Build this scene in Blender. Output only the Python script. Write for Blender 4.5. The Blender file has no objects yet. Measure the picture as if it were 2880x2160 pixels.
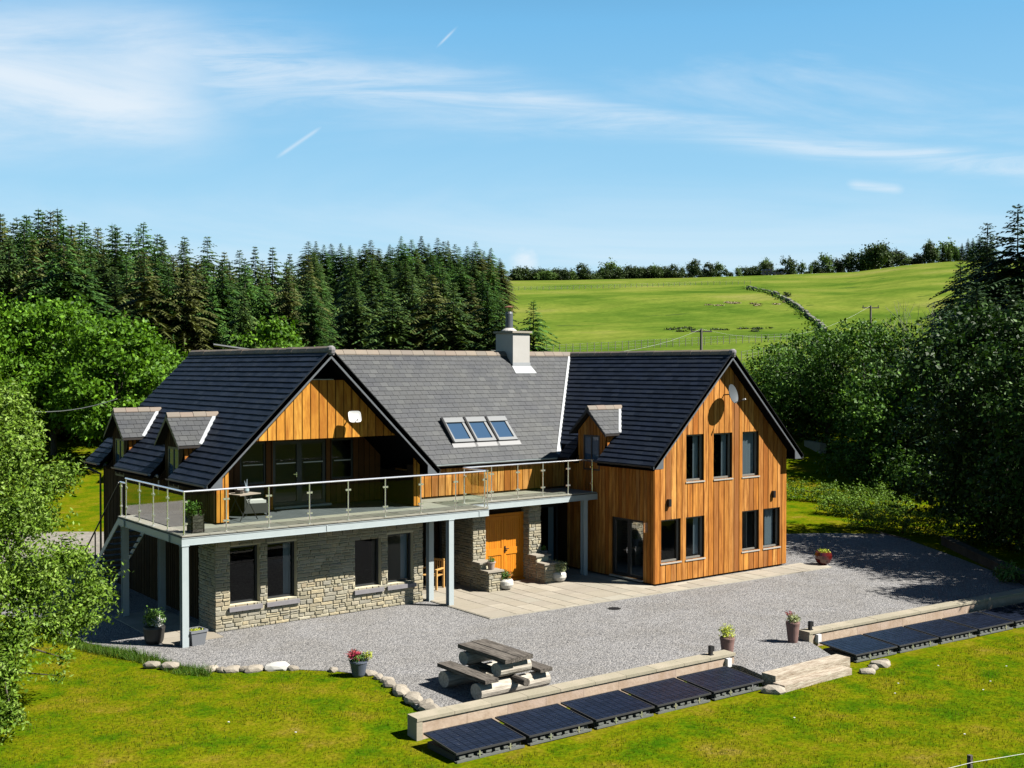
import bpy, math, random
import numpy as np
random.seed(7); np.random.seed(7)
S = bpy.context.scene; COL = S.collection
PI = math.pi
# ------------------------------------------------------------------ camera geometry (source pixels of a 2880x2160 frame)
FPX, YH = 3189.0, 1033.0
PITCH = math.atan((1080 - YH) / FPX); YAW = math.radians(52.59)
CAM = np.array([-10.72, -27.71, 7.09])
F = np.array([math.cos(YAW), math.sin(YAW), 0.]); R = np.array([math.sin(YAW), -math.cos(YAW), 0.]); Z = np.array([0, 0, 1.])
def wray(u, v):
    a = (u - 1440) / FPX; b = -(v - 1080) / FPX; c, s = math.cos(PITCH), math.sin(PITCH)
    return a * R + (c + b * s) * F + (-s + b * c) * Z
def at_z(u, v, z):
    r = wray(u, v); return CAM + (z - CAM[2]) / r[2] * r
def at_d(u, v, d):
    r = wray(u, v); return CAM + d / float(r @ F) * r
# ------------------------------------------------------------------ terrain
def sstep(a, b, x):
    t = np.clip((x - a) / (b - a), 0, 1); return t * t * (3 - 2 * t)
KD = [0, 48, 60, 80, 100, 140, 200, 300, 450, 600, 900, 2500]
KZ = [0, 0, .4, 2.3, 4.6, 9.4, 16., 27.5, 41.4, 43, 44, 30]
CU = [-2000, 900, 1380, 1600, 1900, 2200, 2400, 2550, 2700, 2880, 4500]
CV = [800, 800, 792, 790, 783, 772, 764, 745, 734, 736, 745]
def ground(x, y):
    x = np.asarray(x, float); y = np.asarray(y, float)
    dx, dy = x - CAM[0], y - CAM[1]
    d = dx * F[0] + dy * F[1]; l = dx * R[0] + dy * R[1]
    dd = np.maximum(d, 1e-3); u = np.clip(1440 + FPX * l / dd, -2000, 4500)
    r = np.hypot(dx, dy)
    rd = np.where(d > 0.35 * r, d, 0.35 * r)
    z = np.interp(rd, KD, KZ)
    k = sstep(120, 430, rd)
    z = z + k * (790 - np.interp(u, CU, CV)) / FPX * 450 * np.where(rd > 450, 1, 1)
    und = (np.sin(x * .021 + 1.3) * np.cos(y * .017) + .5 * np.sin(x * .05 + y * .043)) * .9
    z = z + und * sstep(130, 220, rd) * (1 - .6 * sstep(380, 450, rd))
    z = z - .17 * sstep(-6, -9.5, y) * (1 - sstep(40, 60, r)) + 0
    near = 1 - sstep(45, 70, r)
    z = z - .012 + near * .012 * np.sin(x * 1.3) * np.cos(y * 1.7) * (y < -6)
    return z
def gz(x, y): return float(ground(x, y))
def spot(u, d):
    p = at_d(u, YH, d); return p[0], p[1], gz(p[0], p[1])
# ------------------------------------------------------------------ materials
MATS = {}
AL = .43   # overall reflectance level: the exposure is set for deep shadows
LF_ = .66   # foliage colours
def sc_(c): return tuple(min(1., q * AL) for q in c)
def mat(name, col, rough=.7, metal=0., spec=.4, var=0., varcol=None, nscale=0., namt=0., ncol=None, bump=0., bscale=20., coords='Object', objvar=0., stretch=(1, 1, 1)):
    if name in MATS: return MATS[name]
    if metal < .5: col = sc_(col); varcol = [sc_(c) for c in varcol] if varcol else None; ncol = sc_(ncol) if ncol else None
    m = bpy.data.materials.new(name); m.use_nodes = True; nt = m.node_tree; N = nt.nodes; L = nt.links
    b = N['Principled BSDF']; b.inputs['Roughness'].default_value = rough; b.inputs['Metallic'].default_value = metal
    b.inputs['Specular IOR Level'].default_value = spec
    cur = N.new('ShaderNodeRGB'); cur.outputs[0].default_value = (*col, 1); out = cur.outputs[0]
    def mix(fac, a, c, bt='MIX'):
        x = N.new('ShaderNodeMix'); x.data_type = 'RGBA'; x.blend_type = bt
        if isinstance(fac, float): x.inputs[0].default_value = fac
        else: L.new(fac, x.inputs[0])
        L.new(a, x.inputs[6])
        if isinstance(c, tuple): x.inputs[7].default_value = (*c, 1)
        else: L.new(c, x.inputs[7])
        return x.outputs[2]
    tc = N.new('ShaderNodeTexCoord'); mp = N.new('ShaderNodeMapping'); mp.inputs['Scale'].default_value = stretch
    L.new(tc.outputs[coords], mp.inputs[0])
    g = N.new('ShaderNodeNewGeometry')
    if varcol:
        rr = N.new('ShaderNodeValToRGB'); rr.color_ramp.interpolation = 'LINEAR'
        els = rr.color_ramp.elements
        while len(els) < len(varcol): els.new(.5)
        for i, c in enumerate(varcol): els[i].position = i / (len(varcol) - 1); els[i].color = (*c, 1)
        L.new(g.outputs['Random Per Island'], rr.inputs[0]); out = rr.outputs[0]
    if var:
        mr = N.new('ShaderNodeMapRange'); mr.inputs[3].default_value = 1 - var; mr.inputs[4].default_value = 1 + var
        mu = N.new('ShaderNodeMath'); mu.operation = 'FRACT'; m3 = N.new('ShaderNodeMath'); m3.operation = 'MULTIPLY'; m3.inputs[1].default_value = 7.31
        L.new(g.outputs['Random Per Island'], m3.inputs[0]); L.new(m3.outputs[0], mu.inputs[0]); L.new(mu.outputs[0], mr.inputs[0])
        vm = N.new('ShaderNodeVectorMath'); vm.operation = 'SCALE'; L.new(out, vm.inputs[0]); L.new(mr.outputs[0], vm.inputs['Scale']); out = vm.outputs[0]
    if objvar:
        oi = N.new('ShaderNodeObjectInfo'); mr = N.new('ShaderNodeMapRange'); mr.inputs[3].default_value = 1 - objvar; mr.inputs[4].default_value = 1 + objvar
        L.new(oi.outputs['Random'], mr.inputs[0]); vm = N.new('ShaderNodeVectorMath'); vm.operation = 'SCALE'; L.new(out, vm.inputs[0]); L.new(mr.outputs[0], vm.inputs['Scale']); out = vm.outputs[0]
    if nscale:
        nz = N.new('ShaderNodeTexNoise'); nz.inputs['Scale'].default_value = nscale; nz.inputs['Detail'].default_value = 6; nz.inputs['Roughness'].default_value = .65
        L.new(mp.outputs[0], nz.inputs['Vector'])
        cr = N.new('ShaderNodeValToRGB'); cr.color_ramp.elements[0].position = .38; cr.color_ramp.elements[1].position = .64; L.new(nz.outputs[0], cr.inputs[0])
        ma = N.new('ShaderNodeMath'); ma.operation = 'MULTIPLY'; ma.inputs[1].default_value = namt; L.new(cr.outputs[0], ma.inputs[0])
        out = mix(ma.outputs[0], out, ncol if ncol else tuple(c * .45 for c in col))
    if bump:
        bz = N.new('ShaderNodeTexNoise'); bz.inputs['Scale'].default_value = bscale; bz.inputs['Detail'].default_value = 5
        L.new(mp.outputs[0], bz.inputs['Vector']); bp = N.new('ShaderNodeBump'); bp.inputs['Strength'].default_value = bump; bp.inputs['Distance'].default_value = .02
        L.new(bz.outputs[0], bp.inputs['Height']); L.new(bp.outputs[0], b.inputs['Normal'])
    L.new(out, b.inputs['Base Color'])
    MATS[name] = m; return m
def leafmat(name, cols, trans=.35, objvar=.15, rough=.5):
    if name in MATS: return MATS[name]
    cols = [tuple(q * LF_ for q in c) for c in cols]; m = mat(name, tuple(q / AL for q in cols[0]), rough=.55, spec=.12, varcol=[tuple(q / AL for q in c) for c in cols], objvar=objvar)
    nt = m.node_tree; N = nt.nodes; L = nt.links; b = N['Principled BSDF']
    src = b.inputs['Base Color'].links[0].from_socket
    t = N.new('ShaderNodeBsdfTranslucent'); mx = N.new('ShaderNodeMixShader'); mx.inputs[0].default_value = trans * .6
    vm = N.new('ShaderNodeVectorMath'); vm.operation = 'MULTIPLY'; vm.inputs[1].default_value = (1.3, 1.35, .5); L.new(src, vm.inputs[0]); L.new(vm.outputs[0], t.inputs[0])
    L.new(b.outputs[0], mx.inputs[1]); L.new(t.outputs[0], mx.inputs[2]); L.new(mx.outputs[0], N['Material Output'].inputs[0])
    return m
def glassmat(name, tint, refl=.06, op=0., opcol=(.02, .02, .02)):
    if name in MATS: return MATS[name]
    m = bpy.data.materials.new(name); m.use_nodes = True; N = m.node_tree.nodes; L = m.node_tree.links
    N.remove(N['Principled BSDF'])
    t = N.new('ShaderNodeBsdfTransparent'); t.inputs[0].default_value = (*tint, 1)
    g = N.new('ShaderNodeBsdfGlossy'); g.inputs['Roughness'].default_value = .02; g.inputs[0].default_value = (.95, .97, 1, 1)
    fr = N.new('ShaderNodeFresnel'); fr.inputs[0].default_value = 1.5
    mm = N.new('ShaderNodeMath'); mm.operation = 'MULTIPLY_ADD'; mm.inputs[1].default_value = 1.; mm.inputs[2].default_value = refl; mm.use_clamp = True
    mm.inputs[1].default_value = .45; L.new(fr.outputs[0], mm.inputs[0]); mx = N.new('ShaderNodeMixShader'); L.new(mm.outputs[0], mx.inputs[0]); L.new(t.outputs[0], mx.inputs[1]); L.new(g.outputs[0], mx.inputs[2])
    L.new(mx.outputs[0], N['Material Output'].inputs[0]); MATS[name] = m; return m
M = {}
M['clad'] = mat('larch_cladding', (.7, .34, .085), .75, spec=.08, varcol=[(.42, .13, .02), (.74, .33, .07), (.58, .225, .037), (.84, .42, .11), (.50, .16, .025), (.70, .28, .05), (.36, .15, .05), (.80, .35, .07), (.55, .27, .09)], var=.12, nscale=3.2, namt=.9, ncol=(.30, .10, .02), stretch=(4, 4, .35), bump=.3, bscale=14)
M['clad_gold'] = mat('golden_larch_cladding', (.7, .34, .06), .75, spec=.08, varcol=[(.56, .22, .028), (.78, .37, .055), (.62, .27, .038), (.86, .44, .075)], var=.12, nscale=2.6, namt=.8, ncol=(.36, .115, .016), stretch=(3, 3, .45), bump=.3, bscale=14)
M['clad_recess_shade'] = mat('recess_shade_cladding', (.2, .08, .02), .7, spec=.15, varcol=[(.16, .06, .016), (.24, .10, .026), (.12, .048, .014)], nscale=3, namt=.4)  # brown larch, darkened so the recess shade sits in the colour
M['clad_dark'] = mat('weathered_shaded_cladding', (.08, .05, .025), .85, spec=.05, varcol=[(.065, .038, .016), (.11, .068, .03), (.045, .028, .014)], nscale=3, namt=.5)  # weathered larch, darkened further to paint in the shade on the left side
M['backing'] = mat('dark_backing', (.05, .028, .014), .9, spec=.1)
M['black'] = mat('black_metal', (.012, .012, .014), .45)
M['course_shade'] = mat('course_shade_black', (.008, .008, .01), .95, spec=.02)  # roof slab painted black to draw shade lines between the slate courses
M['soffit'] = mat('dark_soffit', (.035, .03, .028), .8, spec=.2, nscale=3, namt=.3)
M['barge'] = mat('slate_grey_bargeboard', (.13, .145, .165), .55, nscale=6, namt=.3)
M['slate'] = mat('weathered_grey_slate', (.09, .095, .10), .6, spec=.3, varcol=[(.036, .041, .051), (.048, .053, .063), (.041, .045, .055), (.057, .061, .069), (.046, .05, .06), (.078, .083, .088), (.043, .048, .057)], var=.08, nscale=.7, namt=.35, ncol=(.095, .096, .085), bump=.3, bscale=30)
M['slate_shaded'] = mat('shaded_slope_slate', (.015, .02, .032), .6, spec=.15, varcol=[(.014, .022, .044), (.022, .032, .058), (.010, .017, .034), (.030, .040, .062)], var=.1, nscale=1.5, namt=.3, ncol=(.014, .018, .026), bump=.4, bscale=30)  # shaded copy of the slate, for slopes turned away from the sun
M['ridge'] = mat('brown_ridge_tile', (.22, .16, .12), .8, varcol=[(.2, .145, .115), (.27, .215, .16), (.18, .15, .125), (.24, .17, .13)], nscale=5, namt=.4, ncol=(.18, .16, .13))
M['lead'] = mat('pale_lead_flashing', (.40, .42, .44), .5, nscale=4, namt=.35, ncol=(.45, .48, .5))
M['render'] = mat('pale_render', (.56, .54, .51), .85, nscale=2.5, namt=.3, ncol=(.46, .44, .41), bump=.1)
M['stone'] = mat('buff_walling_stone', (.42, .37, .25), .85, varcol=[(.32, .285, .19), (.46, .41, .28), (.37, .345, .27), (.52, .43, .26), (.30, .285, .235), (.48, .44, .33), (.41, .33, .21)], var=.12, nscale=9, namt=.45, ncol=(.27, .24, .17), bump=.6, bscale=18)
M['mortar'] = mat('cream_mortar', (.72, .66, .47), .95, nscale=12, namt=.3, ncol=(.6, .54, .4))
M['sill'] = mat('grey_stone_sill', (.26, .245, .26), .8, nscale=8, namt=.3)
M['frame'] = mat('taupe_window_frame', (.24, .225, .2), .5)
M['frame_dark'] = mat('dark_window_frame', (.03, .033, .036), .45)
M['alu'] = mat('pale_aluminium_sill', (.5, .47, .42), .45)
M['room'] = mat('dark_room', (.02, .02, .022), .9, spec=.05)
M['curtain'] = mat('grey_blue_curtain', (.30, .38, .44), .9)
M['blind'] = mat('pale_blind', (.62, .62, .6), .8)
M['glass'] = glassmat('window_glass', (.82, .86, .86), .0)
M['rglass'] = glassmat('railing_glass', (.86, .93, .88), .0)
M['skyglass'] = mat('blue_skylight_glass', (.05, .1, .18), .06, spec=.8)
M['galv'] = mat('galvanised_steel', (.55, .62, .64), .5, metal=.15, nscale=5, namt=.35, ncol=(.45, .52, .54))
M['chrome'] = mat('polished_steel', (.75, .75, .76), .22, metal=.9)
M['decking'] = mat('dark_grey_decking', (.085, .1, .11), .7, varcol=[(.075, .09, .1), (.1, .115, .125)], nscale=3, namt=.3)
M['paver'] = mat('pale_balcony_paver', (.3, .29, .24), .85, varcol=[(.27, .265, .21), (.33, .31, .26), (.29, .29, .25)], nscale=2, namt=.4, ncol=(.24, .24, .18))
M['flag'] = mat('sandstone_flags', (.4, .35, .27), .85, varcol=[(.39, .345, .27), (.45, .40, .32), (.36, .315, .255), (.42, .39, .32), (.34, .29, .22)], var=.06, nscale=1.6, namt=.45, ncol=(.31, .27, .2), bump=.2)
M['grout'] = mat('flag_joint', (.46, .42, .34), .95)
M['oak'] = mat('orange_oak_door', (.80, .285, .014), .5, spec=.2, nscale=3, namt=.5, ncol=(.6, .17, .008), stretch=(5, 5, .6))
M['teak'] = mat('teak_bench', (.8, .45, .14), .6, nscale=5, namt=.3)
M['greywood'] = mat('weathered_grey_timber', (.16, .14, .12), .9, spec=.1, varcol=[(.17, .15, .13), (.22, .195, .17), (.13, .115, .10)], nscale=4, namt=.92, ncol=(.035, .03, .026), stretch=(6, .6, 6), bump=.6, bscale=10)
M['palelog'] = mat('bleached_log', (.62, .57, .48), .85, nscale=3.5, namt=.8, ncol=(.3, .25, .2), stretch=(.8, 6, 6), bump=.5, bscale=10)
M['logwood'] = mat('bleached_sleeper', (.6, .53, .42), .85, nscale=3.5, namt=.85, ncol=(.24, .16, .1), stretch=(.8, 6, 6), bump=.6, bscale=10)
M['coping'] = mat('sandstone_coping', (.43, .375, .29), .85, varcol=[(.40, .35, .26), (.46, .40, .30), (.36, .32, .235)], nscale=3, namt=.7, ncol=(.33, .3, .21), bump=.3)
M['pinkface'] = mat('pink_sandstone_facing', (.56, .42, .33), .85, varcol=[(.55, .42, .33), (.6, .47, .36), (.5, .375, .3)], nscale=3.5, namt=.8, ncol=(.40, .28, .19), bump=.3)
M['white'] = mat('white_plastic', (.8, .8, .8), .45)
M['ceramic'] = mat('white_ceramic', (.72, .69, .62), .4)
M['terracotta'] = mat('mauve_terracotta', (.27, .15, .13), .75, nscale=4, namt=.3)
M['redglaze'] = mat('dark_red_glaze', (.12, .012, .01), .15, spec=.8)
M['bluepot'] = mat('blue_grey_pot', (.09, .11, .15), .5)
M['greypot'] = mat('grey_planter', (.2, .21, .23), .6)
M['darkpot'] = mat('dark_pot', (.03, .028, .026), .5)
M['soil'] = mat('soil', (.06, .04, .025), .95)
M['claypot'] = mat('clay_pot', (.42, .33, .28), .8)
M['pv'] = mat('solar_cells', (.010, .015, .032), .35, spec=.2, var=.25)
M['pvgap'] = mat('solar_backing', (.003, .004, .006), .9, spec=.02)
M['pvframe'] = mat('dark_anodised_frame', (.035, .035, .037), .6)
M['tray'] = mat('grey_ballast_tray', (.03, .032, .03), .7)
M['cell_glass'] = glassmat('panel_glass', (.9, .9, .95), 0.)
M['rock'] = mat('edging_rock', (.4, .35, .28), .85, nscale=5, namt=.5, ncol=(.25, .22, .18), objvar=.25, bump=.5)
M['bark'] = mat('bark', (.09, .075, .055), .9, nscale=6, namt=.4, bump=.6)
M['palebark'] = mat('pale_dead_wood', (.3, .27, .24), .9)
M['poles'] = mat('grey_pole', (.17, .15, .13), .9)
M['postw'] = mat('fence_timber', (.2, .18, .15), .9)
M['wire'] = mat('galvanised_wire', (.4, .42, .38), .5)
M['bale'] = mat('black_bale_wrap', (.012, .012, .014), .3)
M['shed'] = mat('corrugated_grey_roof', (.35, .36, .38), .6)
M['fieldwall'] = mat('drystone', (.2, .2, .16), .9, nscale=1.5, namt=.6, ncol=(.05, .07, .03))
G1 = [(.03, .075, .012), (.05, .11, .016), (.02, .05, .01), (.07, .15, .02)]
M['leaf_left'] = leafmat('willow_leaves', [(.10, .20, .014), (.17, .28, .024), (.045, .095, .010), (.28, .40, .08)], .4)
M['leaf_lime'] = leafmat('lime_green_leaves', [(.045, .115, .006), (.085, .19, .010), (.02, .055, .004), (.16, .32, .022)], .45)
M['leaf_right'] = leafmat('shade_dark_leaves', [(.022, .062, .008), (.05, .12, .012), (.012, .032, .005), (.13, .25, .035)], .3)  # greens darkened to paint in the crown sides facing away from the sun
M['leaf_far'] = leafmat('far_tree_leaves', [(.025, .045, .013), (.045, .075, .018), (.018, .03, .01)], .2, .3)
M['leaf_pale'] = leafmat('pale_far_leaves', [(.06, .11, .025), (.09, .15, .03)], .3, .2)
M['needles'] = leafmat('spruce_needles', [(0.029, 0.061, 0.021), (0.061, 0.107, 0.025), (0.018, 0.038, 0.011), (0.107, 0.156, 0.041)], .2, .3)
M['needles_brown'] = leafmat('brownish_spruce_needles', [(.08, .095, .03), (.11, .125, .038), (.045, .05, .02)], .2, .3)
M['needles_green'] = leafmat('fresh_spruce_needles', [(0.033, 0.086, 0.023), (0.061, 0.139, 0.025), (0.016, 0.041, 0.011), (0.107, 0.197, 0.041)], .22, .3)
M['leaf_shade'] = leafmat('shaded_green_leaves', [(.012, .036, .005), (.026, .066, .008), (.007, .02, .003), (.07, .15, .02)], .2)  # darker leaf copy for the right edge trees, shade put into the colour
M['boundary'] = mat('shade_dark_stone', (.10, .10, .08), .95, spec=.05, nscale=2, namt=.6)  # stone colour darkened to carry the deep shade under the right trees
M['needles_shade'] = leafmat('shaded_spruce_needles', [(.02, .045, .016), (.035, .07, .022), (.012, .028, .011)], .1, .2)  # needle copy darkened to paint the shaded side of the right spruces
M['hedgeleaf'] = leafmat('hedge_leaves', [(.09, .17, .015), (.15, .26, .025), (.04, .08, .01)], .3)
M['potleaf'] = leafmat('pot_leaves', [(.05, .11, .02), (.09, .17, .03), (.03, .07, .015)], .3)
M['paleleaf'] = leafmat('pale_pot_leaves', [(.26, .30, .14), (.34, .36, .2), (.16, .2, .08)], .3)
M['rustleaf'] = leafmat('rust_pot_flowers', [(.3, .08, .03), (.22, .12, .04), (.4, .12, .05)], .3)
M['pinkleaf'] = leafmat('pink_heather_flowers', [(.35, .03, .09), (.25, .02, .05), (.4, .08, .05)], .3)
M['whiteleaf'] = leafmat('white_pot_flowers', [(.7, .7, .68), (.55, .55, .52)], .2)
M['yellowleaf'] = leafmat('yellow_pot_leaves', [(.42, .45, .05), (.3, .36, .04)], .3)
M['blade'] = leafmat('lawn_blades', [(.052, .086, .002), (.08, .092, .003), (.03, .070, .002), (.115, .10, .010), (.055, .086, .002)], .35, 0)
M['tallblade'] = leafmat('tall_grass_blades', [(.03, .09, .006), (.055, .12, .01), (.09, .12, .02)], .35, 0)
M['twig'] = leafmat('brown_twigs', [(.25, .2, .13), (.18, .14, .09)], .2)
M['daisy'] = mat('daisy_petals', (.8, .8, .76), .8)
def groundmat():
    m = bpy.data.materials.new('grassland'); m.use_nodes = True; N = m.node_tree.nodes; L = m.node_tree.links; b = N['Principled BSDF']
    b.inputs['Roughness'].default_value = 1.; b.inputs['Specular IOR Level'].default_value = 0.
    tc = N.new('ShaderNodeTexCoord')
    def noise(sc, det=5, st=(1, 1, 1), ro=.6):
        mp = N.new('ShaderNodeMapping'); mp.inputs['Scale'].default_value = st; L.new(tc.outputs['Object'], mp.inputs[0])
        n = N.new('ShaderNodeTexNoise'); n.inputs['Scale'].default_value = sc; n.inputs['Detail'].default_value = det; n.inputs['Roughness'].default_value = ro; L.new(mp.outputs[0], n.inputs['Vector']); return n.outputs[0]
    def ramp(src, *st):
        r = N.new('ShaderNodeValToRGB'); e = r.color_ramp.elements
        while len(e) < len(st): e.new(.5)
        for i, (p, c) in enumerate(st): e[i].position = p; e[i].color = (*c, 1)
        L.new(src, r.inputs[0]); return r.outputs[0]
    def mix(f, a, c, bt='MIX'):
        x = N.new('ShaderNodeMix'); x.data_type = 'RGBA'; x.blend_type = bt
        if isinstance(f, float): x.inputs[0].default_value = f
        else: L.new(f, x.inputs[0])
        L.new(a, x.inputs[6]); L.new(c, x.inputs[7]); return x.outputs[2]
    lawn = ramp(noise(.8, 7, ro=.72), (.34, (.020, .052, .0012)), (.43, (.040, .066, .0013)), (.52, (.066, .076, .0016)), (.62, (.086, .076, .005)), (.73, (.12, .09, .022)))
    fine = ramp(noise(14, 4), (.3, (.55, .55, .55)), (.7, (1.3, 1.3, 1.3)))
    lawn = mix(1., lawn, fine, 'MULTIPLY')
    fld = ramp(noise(.035, 8, (1, 1, 1), .6), (.35, (.032, .062, .008)), (.46, (.055, .085, .012)), (.58, (.082, .103, .018)), (.72, (.105, .11, .032)))
    st = ramp(noise(.06, 4, (1, 5, 1)), (.3, (.8, .85, .8)), (.6, (1.1, 1.07, 1.05)))
    fld = mix(1., fld, st, 'MULTIPLY')
    ff = ramp(noise(1.1, 5), (.3, (.75, .78, .75)), (.7, (1.15, 1.12, 1.1))); fld = mix(1., fld, ff, 'MULTIPLY')
    spots = ramp(noise(.09, 7, (1, 3, 1), .55), (.655, (0, 0, 0)), (.69, (1, 1, 1)))
    dk = N.new('ShaderNodeRGB'); dk.outputs[0].default_value = (.03, .05, .010, 1); fld = mix(spots, fld, dk.outputs[0])
    ds = N.new('ShaderNodeVectorMath'); ds.operation = 'DISTANCE'; ds.inputs[1].default_value = (-10.7, -27.7, 0); L.new(tc.outputs['Object'], ds.inputs[0])
    mr = N.new('ShaderNodeMapRange'); mr.inputs[1].default_value = 75; mr.inputs[2].default_value = 130; L.new(ds.outputs['Value'], mr.inputs[0])
    L.new(mix(mr.outputs[0], lawn, fld), b.inputs['Base Color'])
    bp = N.new('ShaderNodeBump'); bp.inputs['Strength'].default_value = .5; bp.inputs['Distance'].default_value = .04; L.new(noise(9, 5), bp.inputs['Height']); L.new(bp.outputs[0], b.inputs['Normal'])
    return m
M['ground'] = groundmat()
def gravelmat(name, cols, sc):
    m = bpy.data.materials.new(name); m.use_nodes = True; N = m.node_tree.nodes; L = m.node_tree.links; b = N['Principled BSDF']
    b.inputs['Roughness'].default_value = .8; b.inputs['Specular IOR Level'].default_value = .2
    tc = N.new('ShaderNodeTexCoord'); v = N.new('ShaderNodeTexVoronoi'); v.inputs['Scale'].default_value = sc; L.new(tc.outputs['Object'], v.inputs['Vector'])
    sep = N.new('ShaderNodeSeparateColor'); L.new(v.outputs['Color'], sep.inputs[0])
    r = N.new('ShaderNodeValToRGB'); e = r.color_ramp.elements
    while len(e) < len(cols): e.new(.5)
    for i, c in enumerate(cols): e[i].position = i / (len(cols) - 1); e[i].color = (*c, 1)
    L.new(sep.outputs[0], r.inputs[0])
    n = N.new('ShaderNodeTexNoise'); n.inputs['Scale'].default_value = .45; n.inputs['Detail'].default_value = 9; n.inputs['Roughness'].default_value = .68; n.inputs['Distortion'].default_value = 1.; L.new(tc.outputs['Object'], n.inputs['Vector'])
    r2 = N.new('ShaderNodeValToRGB'); r2.color_ramp.elements[0].position = .3; r2.color_ramp.elements[0].color = (.82, .80, .77, 1); r2.color_ramp.elements[1].position = .7; r2.color_ramp.elements[1].color = (1.06, 1.06, 1.08, 1); L.new(n.outputs[0], r2.inputs[0])
    x = N.new('ShaderNodeMix'); x.data_type = 'RGBA'; x.blend_type = 'MULTIPLY'; x.inputs[0].default_value = 1; L.new(r.outputs[0], x.inputs[6]); L.new(r2.outputs[0], x.inputs[7]); L.new(x.outputs[2], b.inputs['Base Color'])
    bp = N.new('ShaderNodeBump'); bp.inputs['Strength'].default_value = .9; bp.inputs['Distance'].default_value = .03; bp.invert = True; L.new(v.outputs['Distance'], bp.inputs['Height']); L.new(bp.outputs[0], b.inputs['Normal'])
    return m
M['gravel'] = gravelmat('grey_gravel', [(.05, .05, .051), (.105, .104, .106), (.145, .143, .142), (.085, .083, .083), (.185, .18, .174), (.122, .12, .121)], 25)
M['driveway'] = gravelmat('pale_concrete_track', [(0.1224, 0.1116, 0.0972), (0.1440, 0.1332, 0.1152), (0.1152, 0.1080, 0.0972)], 6)
# ------------------------------------------------------------------ mesh helpers
class MB:
    def __init__(s): s.v = []; s.f = []
    def add(s, vs, fs):
        o = len(s.v); s.v += [tuple(map(float, p)) for p in vs]; s.f += [tuple(o + i for i in f) for f in fs]; return s
    def box(s, x0, x1, y0, y1, z0, z1):
        return s.add([(x0, y0, z0), (x1, y0, z0), (x1, y1, z0), (x0, y1, z0), (x0, y0, z1), (x1, y0, z1), (x1, y1, z1), (x0, y1, z1)],
                     [(0, 3, 2, 1), (4, 5, 6, 7), (0, 1, 5, 4), (1, 2, 6, 5), (2, 3, 7, 6), (3, 0, 4, 7)])
    def ob(s, c, ax, ay, az):   # oriented box: centre and three half-axis vectors
        c, ax, ay, az = map(np.array, (c, ax, ay, az)); P = []
        for k in (-1, 1):
            for i, j in ((-1, -1), (1, -1), (1, 1), (-1, 1)): P.append(c + i * ax + j * ay + k * az)
        return s.add(P, [(0, 3, 2, 1), (4, 5, 6, 7), (0, 1, 5, 4), (1, 2, 6, 5), (2, 3, 7, 6), (3, 0, 4, 7)])
    def cyl(s, p0, p1, r0, r1=None, n=10, caps=True):
        r1 = r0 if r1 is None else r1; p0 = np.array(p0, float); p1 = np.array(p1, float); d = p1 - p0; d /= (np.linalg.norm(d) + 1e-9)
        a = np.cross(d, [0, 0, 1.]) if abs(d[2]) < .95 else np.cross(d, [1., 0, 0]); a /= np.linalg.norm(a); b = np.cross(d, a); P = []
        for p, r in ((p0, r0), (p1, r1)):
            for i in range(n): t = 2 * PI * i / n; P.append(p + r * (math.cos(t) * a + math.sin(t) * b))
        fs = [(i, (i + 1) % n, n + (i + 1) % n, n + i) for i in range(n)]
        if caps: fs += [tuple(range(n - 1, -1, -1)), tuple(range(n, 2 * n))]
        return s.add(P, fs)
    def tube(s, pts, r, n=6):
        for a, b in zip(pts[:-1], pts[1:]): s.cyl(a, b, r, r, n)
        return s
    def lathe(s, prof, c=(0, 0, 0), n=20):
        P = []; m = len(prof)
        for r, z in prof:
            for i in range(n): t = 2 * PI * i / n; P.append((c[0] + r * math.cos(t), c[1] + r * math.sin(t), c[2] + z))
        fs = [(j * n + i, j * n + (i + 1) % n, (j + 1) * n + (i + 1) % n, (j + 1) * n + i) for j in range(m - 1) for i in range(n)]
        return s.add(P, fs + [tuple(range(n - 1, -1, -1)), tuple((m - 1) * n + i for i in range(n))])
    def prism(s, poly, dirv):   # polygon of 3d points extruded along dirv
        n = len(poly); d = np.array(dirv, float); P = [np.array(p, float) for p in poly]; P += [p + d for p in P]
        return s.add(P, [tuple(range(n)), tuple(range(2 * n - 1, n - 1, -1))] + [(i, i + n, (i + 1) % n + n, (i + 1) % n) for i in range(n)])
    def build(s, name, m, parent=None, smooth=False, **kw):
        me = bpy.data.meshes.new(name); me.from_pydata(s.v, [], s.f); me.update()
        o = bpy.data.objects.new(name, me); COL.objects.link(o); me.materials.append(m)
        if smooth:
            for p in me.polygons: p.use_smooth = True
        if parent: o.parent = parent
        for k, v in kw.items(): o[k] = v
        return o
def npmesh(name, V, Fc, m, parent=None, **kw):
    me = bpy.data.meshes.new(name); k = Fc.shape[1]; nf = len(Fc)
    me.vertices.add(len(V)); me.vertices.foreach_set('co', V.astype(np.float32).ravel())
    me.loops.add(nf * k); me.loops.foreach_set('vertex_index', Fc.astype(np.int32).ravel())
    me.polygons.add(nf); me.polygons.foreach_set('loop_start', np.arange(0, nf * k, k, dtype=np.int32)); me.polygons.foreach_set('loop_total', np.full(nf, k, dtype=np.int32))
    me.update(calc_edges=True); me.materials.append(m)
    o = bpy.data.objects.new(name, me); COL.objects.link(o)
    if parent: o.parent = parent
    for q, v in kw.items(): o[q] = v
    return o
def tag(o, label, cat, group=None, kind=None):
    if label: o['label'] = label
    if cat: o['category'] = cat
    if group: o['group'] = group
    if kind: o['kind'] = kind
    return o
def thing(name, label, cat, loc=(0, 0, 0), rz=0., group=None):
    o = bpy.data.objects.new(name, None); COL.objects.link(o); o.location = tuple(map(float, loc)); o.rotation_euler = (0, 0, rz); o.empty_display_size = .3
    return tag(o, label, cat, group)
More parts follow.
